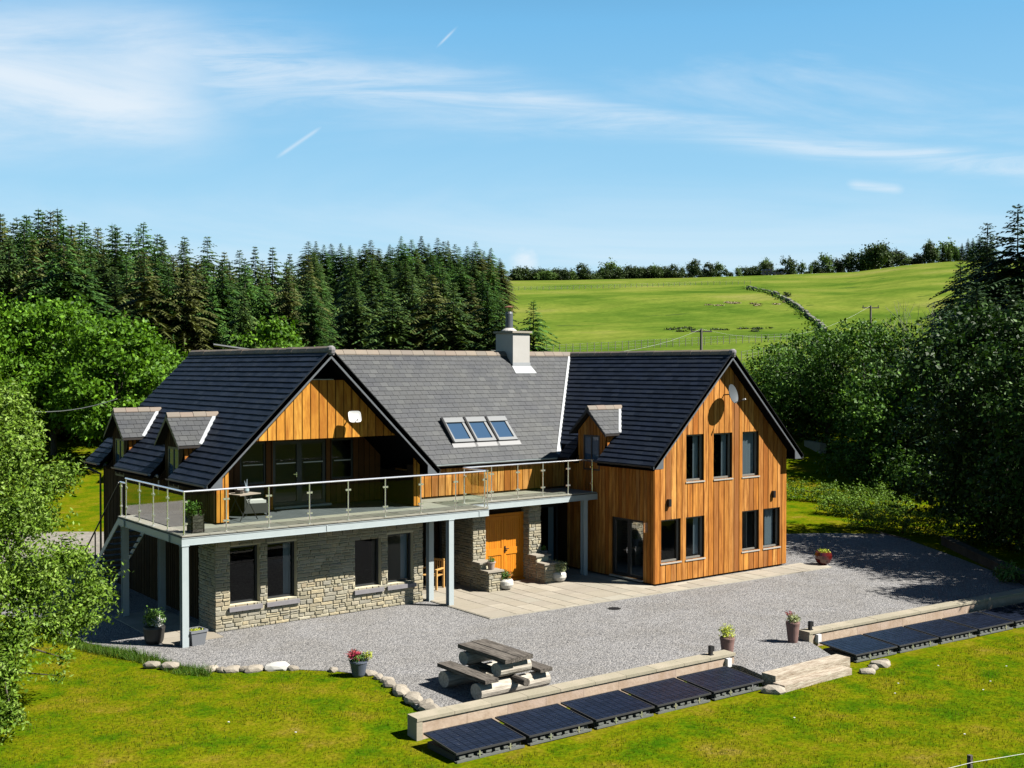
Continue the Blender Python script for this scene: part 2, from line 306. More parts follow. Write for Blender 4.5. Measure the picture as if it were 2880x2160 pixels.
def dup(root, loc, rz=0., sc=None, label=None, group=None):
    r = root.copy(); COL.objects.link(r); r.location = tuple(map(float, loc)); r.rotation_euler = (0, 0, rz)
    if sc is not None: r.scale = sc if isinstance(sc, tuple) else (sc, sc, sc)
    if label: r['label'] = label
    if group: r['group'] = group
    for ch in root.children:
        c = ch.copy(); COL.objects.link(c); c.parent = r
        for g in ch.children:
            d = g.copy(); COL.objects.link(d); d.parent = c
    return r
def clip(poly, a, b, c):    # keep a*x+b*y<=c
    out = []; n = len(poly)
    for i in range(n):
        p, q = poly[i], poly[(i + 1) % n]; dp = a * p[0] + b * p[1] - c; dq = a * q[0] + b * q[1] - c
        if dp <= 0: out.append(p)
        if dp * dq < 0: t = dp / (dp - dq); out.append((p[0] + t * (q[0] - p[0]), p[1] + t * (q[1] - p[1])))
    return out
def halfplanes(poly):
    n = len(poly); A = sum(poly[i][0] * poly[(i + 1) % n][1] - poly[(i + 1) % n][0] * poly[i][1] for i in range(n)); H = []
    for i in range(n):
        p, q = poly[i], poly[(i + 1) % n]; ex, ey = q[0] - p[0], q[1] - p[1]
        a, b = (ey, -ex) if A > 0 else (-ey, ex); H.append((a, b, a * p[0] + b * p[1]))
    return H
def slates(mb, O, ex, es, poly, w=.27, e=.215, t=.016, jit=.004, lift=.0, cov=1.04):
    O, ex, es = map(lambda q: np.array(q, float), (O, ex, es)); nrm = np.cross(ex, es); nrm /= np.linalg.norm(nrm)
    if nrm[2] < 0: nrm = -nrm
    H = halfplanes(poly); a0 = min(p[0] for p in poly); a1 = max(p[0] for p in poly); b0 = min(p[1] for p in poly); b1 = max(p[1] for p in poly)
    j = 0; b = b0
    while b < b1:
        a = a0 - (w / 2 if j % 2 else 0) - random.random() * .02
        while a < a1:
            g = .004; be = b + random.uniform(-jit, jit); q = [(a + g, be), (a + w - g, be), (a + w - g, b + e * cov), (a + g, b + e * cov)]
            for h in H:
                q = clip(q, *h)
                if len(q) < 3: break
            if len(q) >= 3:
                ht = random.uniform(0, .003)
                top = [O + p[0] * ex + p[1] * es + nrm * (lift + .004 + ht + t * max(0, 1 - (p[1] - be) / (e * 1.04))) for p in q]; bot = [O + p[0] * ex + p[1] * es - nrm * .004 for p in q]
                n = len(q); mb.add(top + bot, [tuple(range(n))] + [(i, i + n, (i + 1) % n + n, (i + 1) % n) for i in range(n)])
            a += w
        b += e; j += 1
    return mb
def boards(mb, O, ex, nrm, x0, x1, zf0, zf1, holes=(), pitch=.258, gap=.03, t=.032, pj=.004):
    # vertical boards on a facade; zf0/zf1 give bottom/top at x; holes=(xa,xb,za,zb)
    O, ex, nrm = map(lambda q: np.array(q, float), (O, ex, nrm)); n = max(1, round((x1 - x0) / pitch)); pw = (x1 - x0) / n
    for i in range(n):
        a, b = x0 + i * pw + gap / 2, x0 + (i + 1) * pw - gap / 2
        cuts = sorted(set([a, b] + [h[k] for h in holes for k in (0, 1) if a < h[k] < b]))
        tj = t + random.uniform(-pj, pj)
        segs = []
        for c0, c1 in zip(cuts[:-1], cuts[1:]):
            if c1 - c0 < .004: continue
            cm = (c0 + c1) / 2; zr = [(None, None)]; hs = sorted((h[2], h[3]) for h in holes if h[0] < cm < h[1])
            lo = None; parts = []
            for z0, z1 in hs: parts.append((lo, z0)); lo = z1
            parts.append((lo, None))
            for zl, zh in parts: segs.append((c0, c1, zl, zh))
        for c0, c1, zl, zh in segs:
            bl, br = (zf0(c0), zf0(c1)) if zl is None else (zl, zl); tl, tr = (zf1(c0), zf1(c1)) if zh is None else (min(zh, zf1(c0)), min(zh, zf1(c1)))
            if max(tl - bl, tr - br) < .02: continue
            P = [O + c0 * ex + Z * bl, O + c1 * ex + Z * br, O + c1 * ex + Z * max(tr, br), O + c0 * ex + Z * max(tl, bl)]
            mb.prism(P, nrm * tj)
    return mb
def stonewall(mb, O, ex, nrm, x0, x1, z0, z1, holes=(), rowh=(.07, .15), wid=(.16, .42), t=.03):
    O, ex, nrm = map(lambda q: np.array(q, float), (O, ex, nrm)); z = z0
    while z < z1 - .02:
        h = random.uniform(*rowh); h = min(h, z1 - z)
        if z1 - z - h < .04: h = z1 - z
        x = x0 - random.random() * .15
        while x < x1:
            w = random.uniform(*wid); 
            if random.random() < .15: w *= .5
            a, b = max(x, x0) + .008, min(x + w, x1) - .008; x += w
            if b - a < .03: continue
            segs = [(a, b)]
            for hx0, hx1, hz0, hz1 in holes:
                if z + h * .5 > hz0 and z + h * .5 < hz1:
                    ns = []
                    for s0, s1 in segs:
                        if s1 <= hx0 or s0 >= hx1: ns.append((s0, s1)); continue
                        if s0 < hx0 - .03: ns.append((s0, hx0))
                        if s1 > hx1 + .03: ns.append((hx1, s1))
                    segs = ns
            for s0, s1 in segs:
                parts = [(z + .008, z + h - .008)]
                if h > .12 and random.random() < .3: mid = z + h / 2; parts = [(z + .008, mid - .007), (mid + .007, z + h - .008)]
                for za, zb in parts:
                    tt = t + random.uniform(-.012, .012); c = .012; j = lambda: random.uniform(-.006, .006)
                    B = [O + s0 * ex + Z * za, O + s1 * ex + Z * za, O + s1 * ex + Z * zb, O + s0 * ex + Z * zb]
                    T = [O + (s0 + c) * ex + Z * (za + c + j()) + nrm * tt, O + (s1 - c) * ex + Z * (za + c + j()) + nrm * tt, O + (s1 - c) * ex + Z * (zb - c + j()) + nrm * tt, O + (s0 + c) * ex + Z * (zb - c + j()) + nrm * tt]
                    mb.add(B + T, [(4, 5, 6, 7), (0, 1, 5, 4), (1, 2, 6, 5), (2, 3, 7, 6), (3, 0, 4, 7)])
        z += h
    return mb
def wallholes(mb, O, ex, nrm, x0, x1, zt, z0, holes, th=.25):
    # solid wall slab with rectangular holes; zt(x) top
    O, ex, nrm = map(lambda q: np.array(q, float), (O, ex, nrm)); xs = sorted(set([x0, x1] + [h[k] for h in holes for k in (0, 1)] + ([(x0 + x1) / 2] if callable(zt) else [])))
    ztf = zt if callable(zt) else (lambda x: zt)
    for c0, c1 in zip(xs[:-1], xs[1:]):
        cm = (c0 + c1) / 2; lo = z0
        for h in sorted([h for h in holes if h[0] < cm < h[1]], key=lambda h: h[2]):
            if h[2] > lo + .001: mb.prism([O + c0 * ex + Z * lo, O + c1 * ex + Z * lo, O + c1 * ex + Z * h[2], O + c0 * ex + Z * h[2]], -nrm * th)
            lo = h[3]
        if max(ztf(c0), ztf(c1)) > lo: mb.prism([O + c0 * ex + Z * lo, O + c1 * ex + Z * lo, O + c1 * ex + Z * max(lo, ztf(c1)), O + c0 * ex + Z * max(lo, ztf(c0))], -nrm * th)
    return mb
# ================================================================== THE HOUSE
def xu(u, y): r = wray(u, YH); return CAM[0] + (y - CAM[1]) / r[1] * r[0]
def yu(u, x): r = wray(u, YH); return CAM[1] + (x - CAM[0]) / r[0] * r[1]
X = np.array([1., 0, 0]); Y = np.array([0, 1., 0])
K = .985; HW = 3.7; ZR = 7.6; ZE = ZR - K * HW; SL = HW * math.hypot(1, K)
XL, XR, YM = 4.83, 18.45, 6.62
house = thing('house', 'large two storey house with dark slate gables, orange larch cladding and a glass railed balcony', 'house', (0, 0, 0))
def part(mb, name, m, parent=None, **k): return mb.build(name, M[m] if isinstance(m, str) else m, parent or house, **k)
def window(name, O, ex, nrm, x0, x1, z0, z1, fm='frame', inset=.10, sill='alu', mull=(), transom=(), fw=.06, curt=None, pane='glass', silld=.07, sillx=.03):
    O, ex, nrm = map(lambda q: np.array(q, float), (O, ex, nrm)); w = MB(); d = .06
    def bar(a, b, c, e, off=0, dd=d):
        w.prism([O + a * ex + Z * c - nrm * (inset - off), O + b * ex + Z * c - nrm * (inset - off), O + b * ex + Z * e - nrm * (inset - off), O + a * ex + Z * e - nrm * (inset - off)], -nrm * dd)
    bar(x0, x1, z0, z0 + fw); bar(x0, x1, z1 - fw, z1); bar(x0, x0 + fw, z0 + fw, z1 - fw); bar(x1 - fw, x1, z0 + fw, z1 - fw)
    for m_ in mull: bar(m_ - fw * .8, m_ + fw * .8, z0 + fw, z1 - fw, .004)
    for t_ in transom: bar(x0 + fw, x1 - fw, t_ - fw / 2, t_ + fw / 2, .002)
    fo = part(w, name, fm); off = -nrm * (inset + d * .5)
    g = MB(); a, b, c, e = x0 + fw * .6, x1 - fw * .6, z0 + fw * .6, z1 - fw * .6
    g.add([O + off + a * ex + Z * c, O + off + b * ex + Z * c, O + off + b * ex + Z * e, O + off + a * ex + Z * e], [(0, 1, 2, 3)]); part(g, 'pane', pane, fo)
    if sill:
        s_ = MB(); s_.prism([O + nrm * silld + (x0 - sillx) * ex + Z * (z0 - .055), O + nrm * silld + (x1 + sillx) * ex + Z * (z0 - .055), O + nrm * silld + (x1 + sillx) * ex + Z * (z0 - .01), O + nrm * silld + (x0 - sillx) * ex + Z * (z0 - .01)], -nrm * (silld + inset - .003)); part(s_, 'sill', sill, fo)
    if curt:
        for ca, cb, c_z0 in curt:
            q = MB(); n = max(6, int((cb - ca) / .05)); base = off - nrm * .1
            pts = [(ca + (cb - ca) * i / n, .03 * math.sin(i * 2.1)) for i in range(n + 1)]
            for p, r in zip(pts[:-1], pts[1:]):
                A = O + base + p[0] * ex + nrm * p[1]; B = O + base + r[0] * ex + nrm * r[1]; q.add([A + Z * c_z0, B + Z * c_z0, B + Z * (z1 - .02), A + Z * (z1 - .02)], [(0, 1, 2, 3)])
            part(q, 'curtain', 'curtain', fo)
    return fo
ztop = lambda xr, off: (lambda x: ZR - K * abs(x - xr) - off)
# --- right wing, front gable (plane y=-1.46)
GY = -1.43
hR = [(15.45, 16.36, .72, 2.12), (16.6, 17.49, .72, 2.12), (19.37, 20.25, .72, 2.11), (20.48, 21.38, .72, 2.11), (16.61, 17.46, 3.31, 4.86), (17.95, 18.86, 3.31, 4.86), (19.38, 20.24, 3.31, 4.86)]
w = wallholes(MB(), (0, GY, 0), X, -Y, 15.17, 21.73, ztop(XR, .2), .05, hR); part(w, 'gable_wall', 'backing')
w = boards(MB(), (0, GY, 0), X, -Y, 15.15, 21.75, lambda x: .07, ztop(XR, .21), hR, pitch=.256); part(w, 'cladding', 'clad')
for h in hR:
    up = h[2] > 3; c = []
    if up: c = [(h[1] - .3, h[1] - .05, h[2] + .05)] if h[0] < 19 else [(h[0] + .15, h[1] - .05, h[2] + .05)]
    elif h[0] in (16.6,): c = [(h[1] - .3, h[1] - .05, h[2] + .1)]
    elif h[0] > 20.4: c = [(h[0] + .35, h[1] - .1, h[2] + .05)]
    window('window', (0, GY, 0), X, -Y, *h, fm='frame', curt=c, inset=.08, silld=.06)
# --- right wing left wall (plane x=15.15) and right wall
dd = [(-.94, .57, .13, 2.07)]
w = wallholes(MB(), (15.17, 0, 0), Y, -X, GY + .02, 11.2, 3.84, .05, dd); part(w, 'side_wall', 'backing'); part(MB().box(21.53, 21.73, GY + .25, 11.2, .05, 3.84), 'side_wall', 'backing'); part(MB().box(15.4, 21.5, 11.0, 11.2, .05, 4.2), 'rear_wall', 'backing')
w = boards(MB(), (15.17, 0, 0), Y, -X, GY - .02, 2.9, lambda x: .07, lambda x: 3.84, dd, pitch=.17, gap=.02); part(w, 'cladding', 'clad')
w = boards(MB(), (21.73, 0, 0), Y, X, GY, 11.2, lambda x: .07, lambda x: 3.84, (), pitch=.26); part(w, 'cladding', 'clad')
fd = window('french_door', (15.17, 0, 0), Y, -X, -.94, .57, .13, 2.07, fm='frame_dark', mull=(-.185,), fw=.09, sill='alu', inset=.06, silld=.12)
part(MB().box(15.06, 15.1, -.26, -.1, 1.02, 1.05).box(15.05, 15.07, -.27, -.25, .95, 1.12), 'handle', 'chrome', fd)
# floors / inner partitions
part(MB().box(15.4, 21.5, -1.15, 11, 2.6, 2.8).box(1.8, 7.85, 3.95, 10.8, 2.6, 2.8).box(15.4, 21.5, 3.2, 3.3, .06, 2.6).box(16.6, 20.4, 3.2, 3.3, 2.8, 5.5).box(8.1, 15.1, 6.6, 6.7, .06, 6.2), 'inner_floor', mat('inner_plaster', (.12, .115, .105), .9))
part(MB().box(20.0, 20.04, -1.1, 1.3, .06, 2.6).box(21.3, 21.5, -1.1, 3.1, .06, 2.6), 'inner_wall', mat('pale_inner_wall', (.45, .44, .42), .9))
w = MB().prism([(1.8, 5.3, 2.8), (7.95, 5.3, 2.8), (7.95, 5.3, 4.2), (XL, 5.3, 7.2), (1.8, 5.3, 4.3)], Y * .08); part(w, 'partition_wall', MATS['inner_plaster'])
# --- left wing
stY = 1.08
h1 = [(1.74, 2.6, .68, 2.25), (2.83, 3.72, .68, 2.24), (5.57, 6.45, .68, 2.12), (6.67, 7.57, .68, 2.14)]
w = wallholes(MB(), (0, stY, 0), X, -Y, 1.34, 7.88, 2.58, 0., h1, .3); w.box(1.34, 1.64, stY + .3, 2.2, 0, 2.58).box(7.6, 7.88, stY + .3, 3.6, 0, 2.58); part(w, 'stone_wall', 'mortar')
w = stonewall(MB(), (0, stY, 0), X, -Y, 1.31, 7.91, 0., 2.58, h1); stonewall(w, (1.34, 0, 0), Y, -X, stY, 2.2, 0, 2.58); stonewall(w, (7.88, 0, 0), Y, X, stY, 3.6, 0, 2.58); part(w, 'stone_facing', 'stone')
for i, h in enumerate(h1):
    c = [(h[1] - .28, h[1] - .06, h[2] + .05)] if i in (1, 3) else None
    fo = window('window', (0, stY, 0), X, -Y, *h, fm='frame_dark', curt=c, inset=.16, sill='alu', silld=-.02)
    part(MB().box(h[0] - .05, h[1] + .05, stY - .1, stY + .12, h[2] - .17, h[2] - .055), 'stone_sill', 'sill', fo)
# left wing upper: panel, pillars, side walls, recess
zt = ztop(XL, .22); P0 = 1.62
w = MB(); xs = [2.0, 2.4] + list(np.linspace(2.5, 7.2, 20)) + [7.66]
def panel(mb, lo, hi, y, th, x0, x1, n=24):
    for i in range(n):
        a, b = x0 + (x1 - x0) * i / n, x0 + (x1 - x0) * (i + 1) / n; ta, tb = min(hi, zt(a)), min(hi, zt(b))
        if max(ta, tb) > lo: mb.prism([(a, y, lo), (b, y, lo), (b, y, max(lo, tb)), (a, y, max(lo, ta))], Y * th)
panel(w, 5.06, 6.72, P0, .12, 2.2, 7.46); part(w, 'gable_panel', 'backing')
part(boards(MB(), (0, P0, 0), X, -Y, 2.28, 7.38, lambda x: 5.04, lambda x: min(6.72, zt(x)), pitch=.262), 'cladding', 'clad_gold')
part(MB().box(4.0, 5.15, P0 - .06, P0 + .1, 6.725, 6.75), 'trim_strip', 'alu')
for a, b, nm in ((1.57, 1.95, 'l'), (7.9, 8.14, 'r')):
    w = MB().box(a, b, P0, P0 + .35, 2.84, zt(a if nm == 'l' else b) - .02); part(w, 'pillar_core', 'backing')
    part(boards(MB(), (0, P0, 0), X, -Y, a, b, lambda x: 2.86, lambda x: zt(x) - .02, pitch=.13), 'pillar_cladding', 'clad_gold')
part(boards(MB(), (8.14, 0, 0), Y, X, P0, 3.1, lambda x: 2.86, lambda x: 3.9, pitch=.26), 'cladding', 'clad')
part(MB().box(1.57, 1.77, P0 + .35, 11.0, 0, 3.84), 'side_wall', 'backing'); part(MB().box(8.0, 8.14, P0 + .35, 6.5, 2.84, 3.84), 'side_wall', 'backing'); part(MB().box(1.77, 8.1, 10.8, 11.0, 0, 3.9).prism([(1.6, 11, 3.9), (8.06, 11, 3.9), (XL, 11, 7.1)], -Y * .1), 'rear_wall', 'backing')
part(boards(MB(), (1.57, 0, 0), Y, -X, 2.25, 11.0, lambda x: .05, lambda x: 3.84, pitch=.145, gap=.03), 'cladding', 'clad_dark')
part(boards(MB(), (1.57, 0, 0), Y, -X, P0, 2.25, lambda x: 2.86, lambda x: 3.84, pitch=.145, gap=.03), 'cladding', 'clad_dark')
RY = 3.7
hr = [(3.2, 4.03, 3.6, 4.86), (4.24, 6.04, 2.9, 4.86), (6.22, 7.0, 3.6, 4.86)]
w = wallholes(MB(), (0, RY, 0), X, -Y, 1.77, 8.0, lambda x: max(2.84, ZR - K * abs(x - XL) - .2), 2.84, hr, .15); part(w, 'recess_wall', 'backing')
part(boards(MB(), (0, RY, 0), X, -Y, 1.8, 7.98, lambda x: 2.86, lambda x: max(2.86, ZR - K * abs(x - XL) - .22), hr, pitch=.2, t=.022), 'cladding', 'clad_recess_shade')
for i, h in enumerate(hr):
    if i == 1:
        fo = window('balcony_door', (0, RY, 0), X, -Y, *h, fm='frame_dark', mull=(5.14,), fw=.11, inset=.03, sill=None)
        part(MB().box(5.0, 5.02, RY - .06, RY - .02, 3.75, 3.9).box(4.9, 5.02, RY - .075, RY - .06, 3.83, 3.85), 'handle', 'chrome', fo)
        part(MB().box(4.18, 6.1, RY - .26, RY - .025, 2.84, 2.9), 'threshold', 'alu', fo)
    else: fo = window('window', (0, RY, 0), X, -Y, *h, fm='frame_dark', inset=.03, sill=None)
    for bl in ([(h[0] + .1, h[1] - .1)] if i != 1 else [(4.36, 5.0), (5.26, 5.92)]): part(MB().box(bl[0], bl[1], RY - .02, RY - .005, 4.17, 4.2), 'reflection_bar', 'white', fo)  # white bars added to imitate bright reflection lines across the recess panes
part(MB().box(3.66, 4.06, 3.3, RY - .03, 2.86, 3.32), 'timber_box', 'clad_gold')
# --- middle: first floor wall y=3.05, entrance wall, piers, door
MY = 3.05
part(MB().box(8.1, 15.15, MY, MY + .2, 2.6, 3.9), 'middle_wall', 'backing')
part(MB().box(7.9, 15.3, 10.05, 10.25, 0, 3.9), 'rear_wall', 'backing')
part(boards(MB(), (0, MY, 0), X, -Y, 8.16, 14.05, lambda x: 2.9, lambda x: 3.86, pitch=.262), 'cladding', 'clad')
part(boards(MB(), (0, MY, 0), X, -Y, 14.05, 15.13, lambda x: 2.9, lambda x: 3.86, pitch=.262), 'cladding', 'clad')
EY = 2.08
part(MB().box(7.9, 10.25, 3.6, 3.8, 0.04, 2.6).box(10.3, 10.88, EY + .1, EY + .3, 0, 2.6).box(12.6, 13.0, EY + .1, EY + .3, 0, 2.6).box(13.0, 15.17, 3.35, 3.5, 2.2, 2.6).box(10.88, 12.6, EY + .085, EY + .3, 2.23, 2.6), 'entrance_wall', 'backing')
for a, b, sw in ((10.24, 10.77, -1), (12.52, 13.05, 1)):
    w = MB().box(a + .03, b - .03, 1.78, 3.6, 0.02, 2.57).box(a + .03, b - .03, 1.35, 1.78, .02, .84).box(a + .03, b - .03, .93, 1.35, .02, .63); core = part(w, 'stone_pier', 'mortar')
    w = MB()
    stonewall(w, (0, 1.78, 0), X, -Y, a, b, .86, 2.57); stonewall(w, (a + .03, 0, 0), Y, -X, 1.78, 3.6, .02, 2.57); stonewall(w, (b - .03, 0, 0), Y, X, 1.78, 2.6, .02, 2.57)
    stonewall(w, (a + .03, 0, 0), Y, -X, 1.35, 1.78, .02, .84); stonewall(w, (a + .03, 0, 0), Y, -X, .93, 1.35, .02, .63); stonewall(w, (b - .03, 0, 0), Y, X, 1.35, 1.78, .02, .84); stonewall(w, (b - .03, 0, 0), Y, X, .93, 1.35, .02, .63)
    stonewall(w, (0, .93, 0), X, -Y, a, b, .02, .63); part(w, 'stone_facing', 'stone', core)
    part(MB().box(a - .05, b + .05, 1.3, 1.75, .845, .9).box(a - .05, b + .05, .86, 1.295, .635, .69), 'stone_cap', 'flag', core)
door = part(MB().box(10.88, 10.97, EY - .02, EY + .08, .1, 2.28).box(12.48, 12.68, EY - .02, EY + .08, .1, 2.28).box(10.97, 12.48, EY - .02, EY + .08, 2.2, 2.28).box(10.88, 12.68, EY - .12, EY + .08, .03, .1), 'entrance_door', 'oak')
for a, b in ((10.975, 11.715), (11.73, 12.475)):
    w = MB().box(a, a + .09, EY, EY + .055, .11, 2.19).box(b - .09, b, EY, EY + .055, .11, 2.19).box(a + .09, b - .09, EY, EY + .055, 2.08, 2.19).box(a + .09, b - .09, EY, EY + .055, .11, .27).box(a + .09, b - .09, EY - .004, EY + .055, .92, 1.14)
    n = 6; pw = (b - a - .18) / n
    for i in range(n):
        for z0, z1 in ((.27, .92), (1.14, 2.08)): w.box(a + .09 + i * pw + .004, a + .09 + (i + 1) * pw - .004, EY + .02, EY + .05, z0, z1)
    lf = part(w, 'door_leaf', 'oak', door)
    if a > 11.4: part(MB().box(11.75, 11.79, EY - .02, EY, .98, 1.2).box(11.76, 11.9, EY - .06, EY - .04, 1.1, 1.125).cyl((11.77, EY, 1.11), (11.77, EY - .06, 1.11), .012), 'handle', 'black', door)
fo = window('glass_screen', (0, 3.35, 0), X, -Y, 13.1, 15.1, .1, 2.2, fm='frame_dark', mull=(14.1,), fw=.07, inset=.0, sill=None, curt=[(14.75, 15.0, .15)])
fo = window('glass_screen', (0, 3.5, 0), X, -Y, 8.0, 10.2, .1, 2.25, fm='frame_dark', mull=(9.1,), fw=.07, inset=-.02, sill=None)
# --- roofs
def uslope(sgn): v = np.array([sgn, 0, K]); return v / np.linalg.norm(v)
def slab(mb, pts, th=.17, drop=.004):
    P = [np.array(p, float) - Z * drop for p in pts]; return mb.prism(P, -Z * th)
zx = lambda xr: (lambda x: ZR - K * abs(x - xr)); zL, zRr = zx(XL), zx(XR); zM = lambda y: ZR - K * abs(y - YM)
D1, D2, D3 = 9.32, 4.6, 1.59; DHW = .72
LF, LBk, RF = 1.1, 11.5, -1.85; eL, eR = XL - HW, XR - HW
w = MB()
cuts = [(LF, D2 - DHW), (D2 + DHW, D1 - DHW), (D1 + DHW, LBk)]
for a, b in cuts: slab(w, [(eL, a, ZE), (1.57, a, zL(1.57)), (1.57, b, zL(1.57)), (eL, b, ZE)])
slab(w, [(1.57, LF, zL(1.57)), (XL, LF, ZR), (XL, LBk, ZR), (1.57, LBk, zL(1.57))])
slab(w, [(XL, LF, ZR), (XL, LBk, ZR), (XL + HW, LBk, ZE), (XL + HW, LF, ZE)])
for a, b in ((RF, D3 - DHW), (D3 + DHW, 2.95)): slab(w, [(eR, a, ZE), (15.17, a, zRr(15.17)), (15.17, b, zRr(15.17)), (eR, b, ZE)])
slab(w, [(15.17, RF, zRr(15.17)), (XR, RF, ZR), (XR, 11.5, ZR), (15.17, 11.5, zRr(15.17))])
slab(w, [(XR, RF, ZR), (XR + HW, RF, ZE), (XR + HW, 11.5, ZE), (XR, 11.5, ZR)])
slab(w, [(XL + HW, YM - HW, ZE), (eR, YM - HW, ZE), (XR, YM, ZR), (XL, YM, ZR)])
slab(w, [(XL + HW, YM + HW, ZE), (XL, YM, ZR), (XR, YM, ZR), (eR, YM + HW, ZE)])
roof = part(w, 'roof', 'course_shade')
w = MB(); es = uslope(1)
sfx = (1.57 - eL) * math.hypot(1, K)
for a, b in cuts: slates(w, (eL - .02, 0, ZE - .02 * K), Y, es, [(a, 0), (b, 0), (b, sfx), (a, sfx)], w=.3, cov=.93, t=.024)
slates(w, (1.57, 0, zL(1.57)), Y, es, [(LF, 0), (LBk, 0), (LBk, SL - sfx), (LF, SL - sfx)], w=.3, cov=.93, t=.024)
part(w, 'slate_covering', 'slate_shaded', roof)
w = MB(); sf2 = (15.17 - eR) * math.hypot(1, K)
for a, b in ((RF, D3 - DHW), (D3 + DHW, 2.92)): slates(w, (eR - .02, 0, ZE - .02 * K), Y, es, [(a, 0), (b, 0), (b, sf2), (a, sf2)], w=.3, cov=.93, t=.024)
slates(w, (15.17, 0, zRr(15.17)), Y, es, [(RF, 0), (3.34, 0), (YM, SL - sf2), (RF, SL - sf2)], w=.3, cov=.93, t=.024)
part(w, 'slate_covering', 'slate_shaded', roof)
w = MB(); em = np.array([0, 1, K]) / math.hypot(1, K); hh = SL
slates(w, (0, YM - HW - .03, ZE - .03 * K), X, em, [(XL + HW + .05, 0), (eR - .02, 0), (XR - .02, hh), (XL + .05, hh)], w=.29, e=.21)
part(w, 'slate_covering', 'slate', roof)
w = MB(); es2 = uslope(-1)
slates(w, (XL + HW, 0, ZE), Y, es2, [(LF, 0), (2.9, 0), (YM, SL), (LF, SL)], w=.3); slates(w, (XR + HW, 0, ZE), Y, es2, [(RF, 0), (11.5, 0), (11.5, SL), (RF, SL)], w=.3)
part(w, 'slate_covering', 'slate', roof)
# ridge tiles
def ridge(mb, p0, p1, L=.46, r=.13):
    p0, p1 = np.array(p0, float), np.array(p1, float); d = p1 - p0; n = max(1, round(np.linalg.norm(d) / L)); u = d / np.linalg.norm(d); s = np.cross(u, Z); st = d / n
    for i in range(n):
        a = p0 + st * i + u * .006; b = p0 + st * (i + 1) - u * .006; j = Z * random.uniform(-.006, .006)
        prof = [(-r, -r * .8), (-r * .55, -.01), (0, .045), (r * .55, -.01), (r, -r * .8)]; q = [(-r, -r * .8 - .03), (r, -r * .8 - .03)]
        A = [a + s * x + Z * z + j for x, z in prof] + [a + s * r + Z * (-r * 1.05), a - s * r + Z * (-r * 1.05)]; n_ = len(A)
        mb.add(A + [p + (b - a) for p in A], [tuple(range(n_)), tuple(range(2 * n_ - 1, n_ - 1, -1))] + [(k, k + n_, (k + 1) % n_ + n_, (k + 1) % n_) for k in range(n_)])
    return mb
w = ridge(MB(), (XL, LF + .02, ZR + .05), (XL, LBk, ZR + .05)); ridge(w, (XL + .15, YM, ZR + .052), (XR, YM, ZR + .052)); ridge(w, (XR, RF + .02, ZR + .05), (XR, 11.5, ZR + .05)); part(w, 'ridge_tiles', 'ridge', roof)
# bargeboards, soffit boxes, gutters
for xr, yb in ((XL, LF), (XR, RF)):
    w = MB()
    for s in (-1, 1):
        e = xr + s * (HW + .02); t0 = ZR + .0; b_ = .24
        w.prism([(xr + s * .0, yb, ZR - .01), (e, yb, ZE - .02 - .01), (e, yb, ZE - .12), (xr + s * (HW - .42), yb, ZE - .12), (xr + s * (HW - .42), yb, ZR - K * (HW - .42) - b_), (xr, yb, ZR - b_ * 1.05)] if s > 0 else
                [(xr, yb, ZR - .01), (xr, yb, ZR - b_ * 1.05), (xr + s * (HW - .42), yb, ZR - K * (HW - .42) - b_), (xr + s * (HW - .42), yb, ZE - .12), (e, yb, ZE - .12), (e, yb, ZE - .03)], Y * .035)
    part(w, 'bargeboard', 'barge', roof)
    w = MB()
    for s in (-1, 1):   # thin slate verge above the board
        w.prism([(xr, yb - .03, ZR + .03), (xr + s * (HW + .03), yb - .03, ZE), (xr + s * (HW + .03), yb - .03, ZE - .025), (xr, yb - .03, ZR)], Y * .12)
    part(w, 'verge', 'black', roof)
    part(MB().lathe([(.0, -.02), (.1, 0), (.13, .1), (.12, .17), (.05, .22)], (xr, yb + .02, ZR - .11), 10).box(xr - .09, xr + .09, yb - .02, yb + .1, ZR - .16, ZR - .06), 'finial', 'sill', roof)
for a, b in cuts: part(MB().box(eL + .03, 1.56, a + .04, b, 3.82, 3.845).box(eL + .0, eL + .03, a + .04, b, 3.82, 3.93), 'soffit', 'soffit', roof)
for a, b in ((RF + .04, D3 - DHW), (D3 + DHW, 2.9)): part(MB().box(eR + .03, 15.14, a, b, 3.82, 3.845).box(eR, eR + .03, a, b, 3.82, 3.93), 'soffit', 'soffit', roof)
for q in ((XR + HW - .43, XR + HW, RF + .04, 11.4), (XL + HW - .4, XL + HW, LF + .04, 2.9), (8.54, eR, YM - HW + .02, MY)): part(MB().box(*q, 3.82, 3.845), 'soffit', 'soffit', roof)
def gutter(mb, p0, p1, out, r=.062):
    p0, p1, out = np.array(p0, float), np.array(p1, float), np.array(out, float); n = 6; P = []
    for p in (p0, p1):
        for i in range(n + 1): t = PI * i / n; P.append(p + out * (r - r * math.cos(t)) - Z * (r * math.sin(t)))
        for i in range(n, -1, -1): t = PI * i / n; P.append(p + out * (r - (r - .01) * math.cos(t)) - Z * ((r - .01) * math.sin(t)))
    m = 2 * (n + 1); return mb.add(P, [(i, i + 1, i + 1 + m, i + m) for i in range(m - 1)] + [tuple(range(m)), tuple(range(2 * m - 1, m - 1, -1))])
for a, b in cuts: part(gutter(MB(), (eL - .0, a, 3.93), (eL - .0, b, 3.93), -X), 'gutter', 'black')
for q in (((eR, RF + .05, 3.93), (eR, D3 - DHW, 3.93), -X), ((eR, D3 + DHW, 3.93), (eR, 2.85, 3.93), -X), ((XR + HW, RF + .05, 3.93), (XR + HW, 11.4, 3.93), X)): part(gutter(MB(), *q), 'gutter', 'black')
part(MB().tube([(eL - .06, 11.4, 3.87), (eL - .06, 11.4, 3.72), (1.47, 11.1, 3.5), (1.47, 11.1, .1)], .035), 'downpipe', 'black')
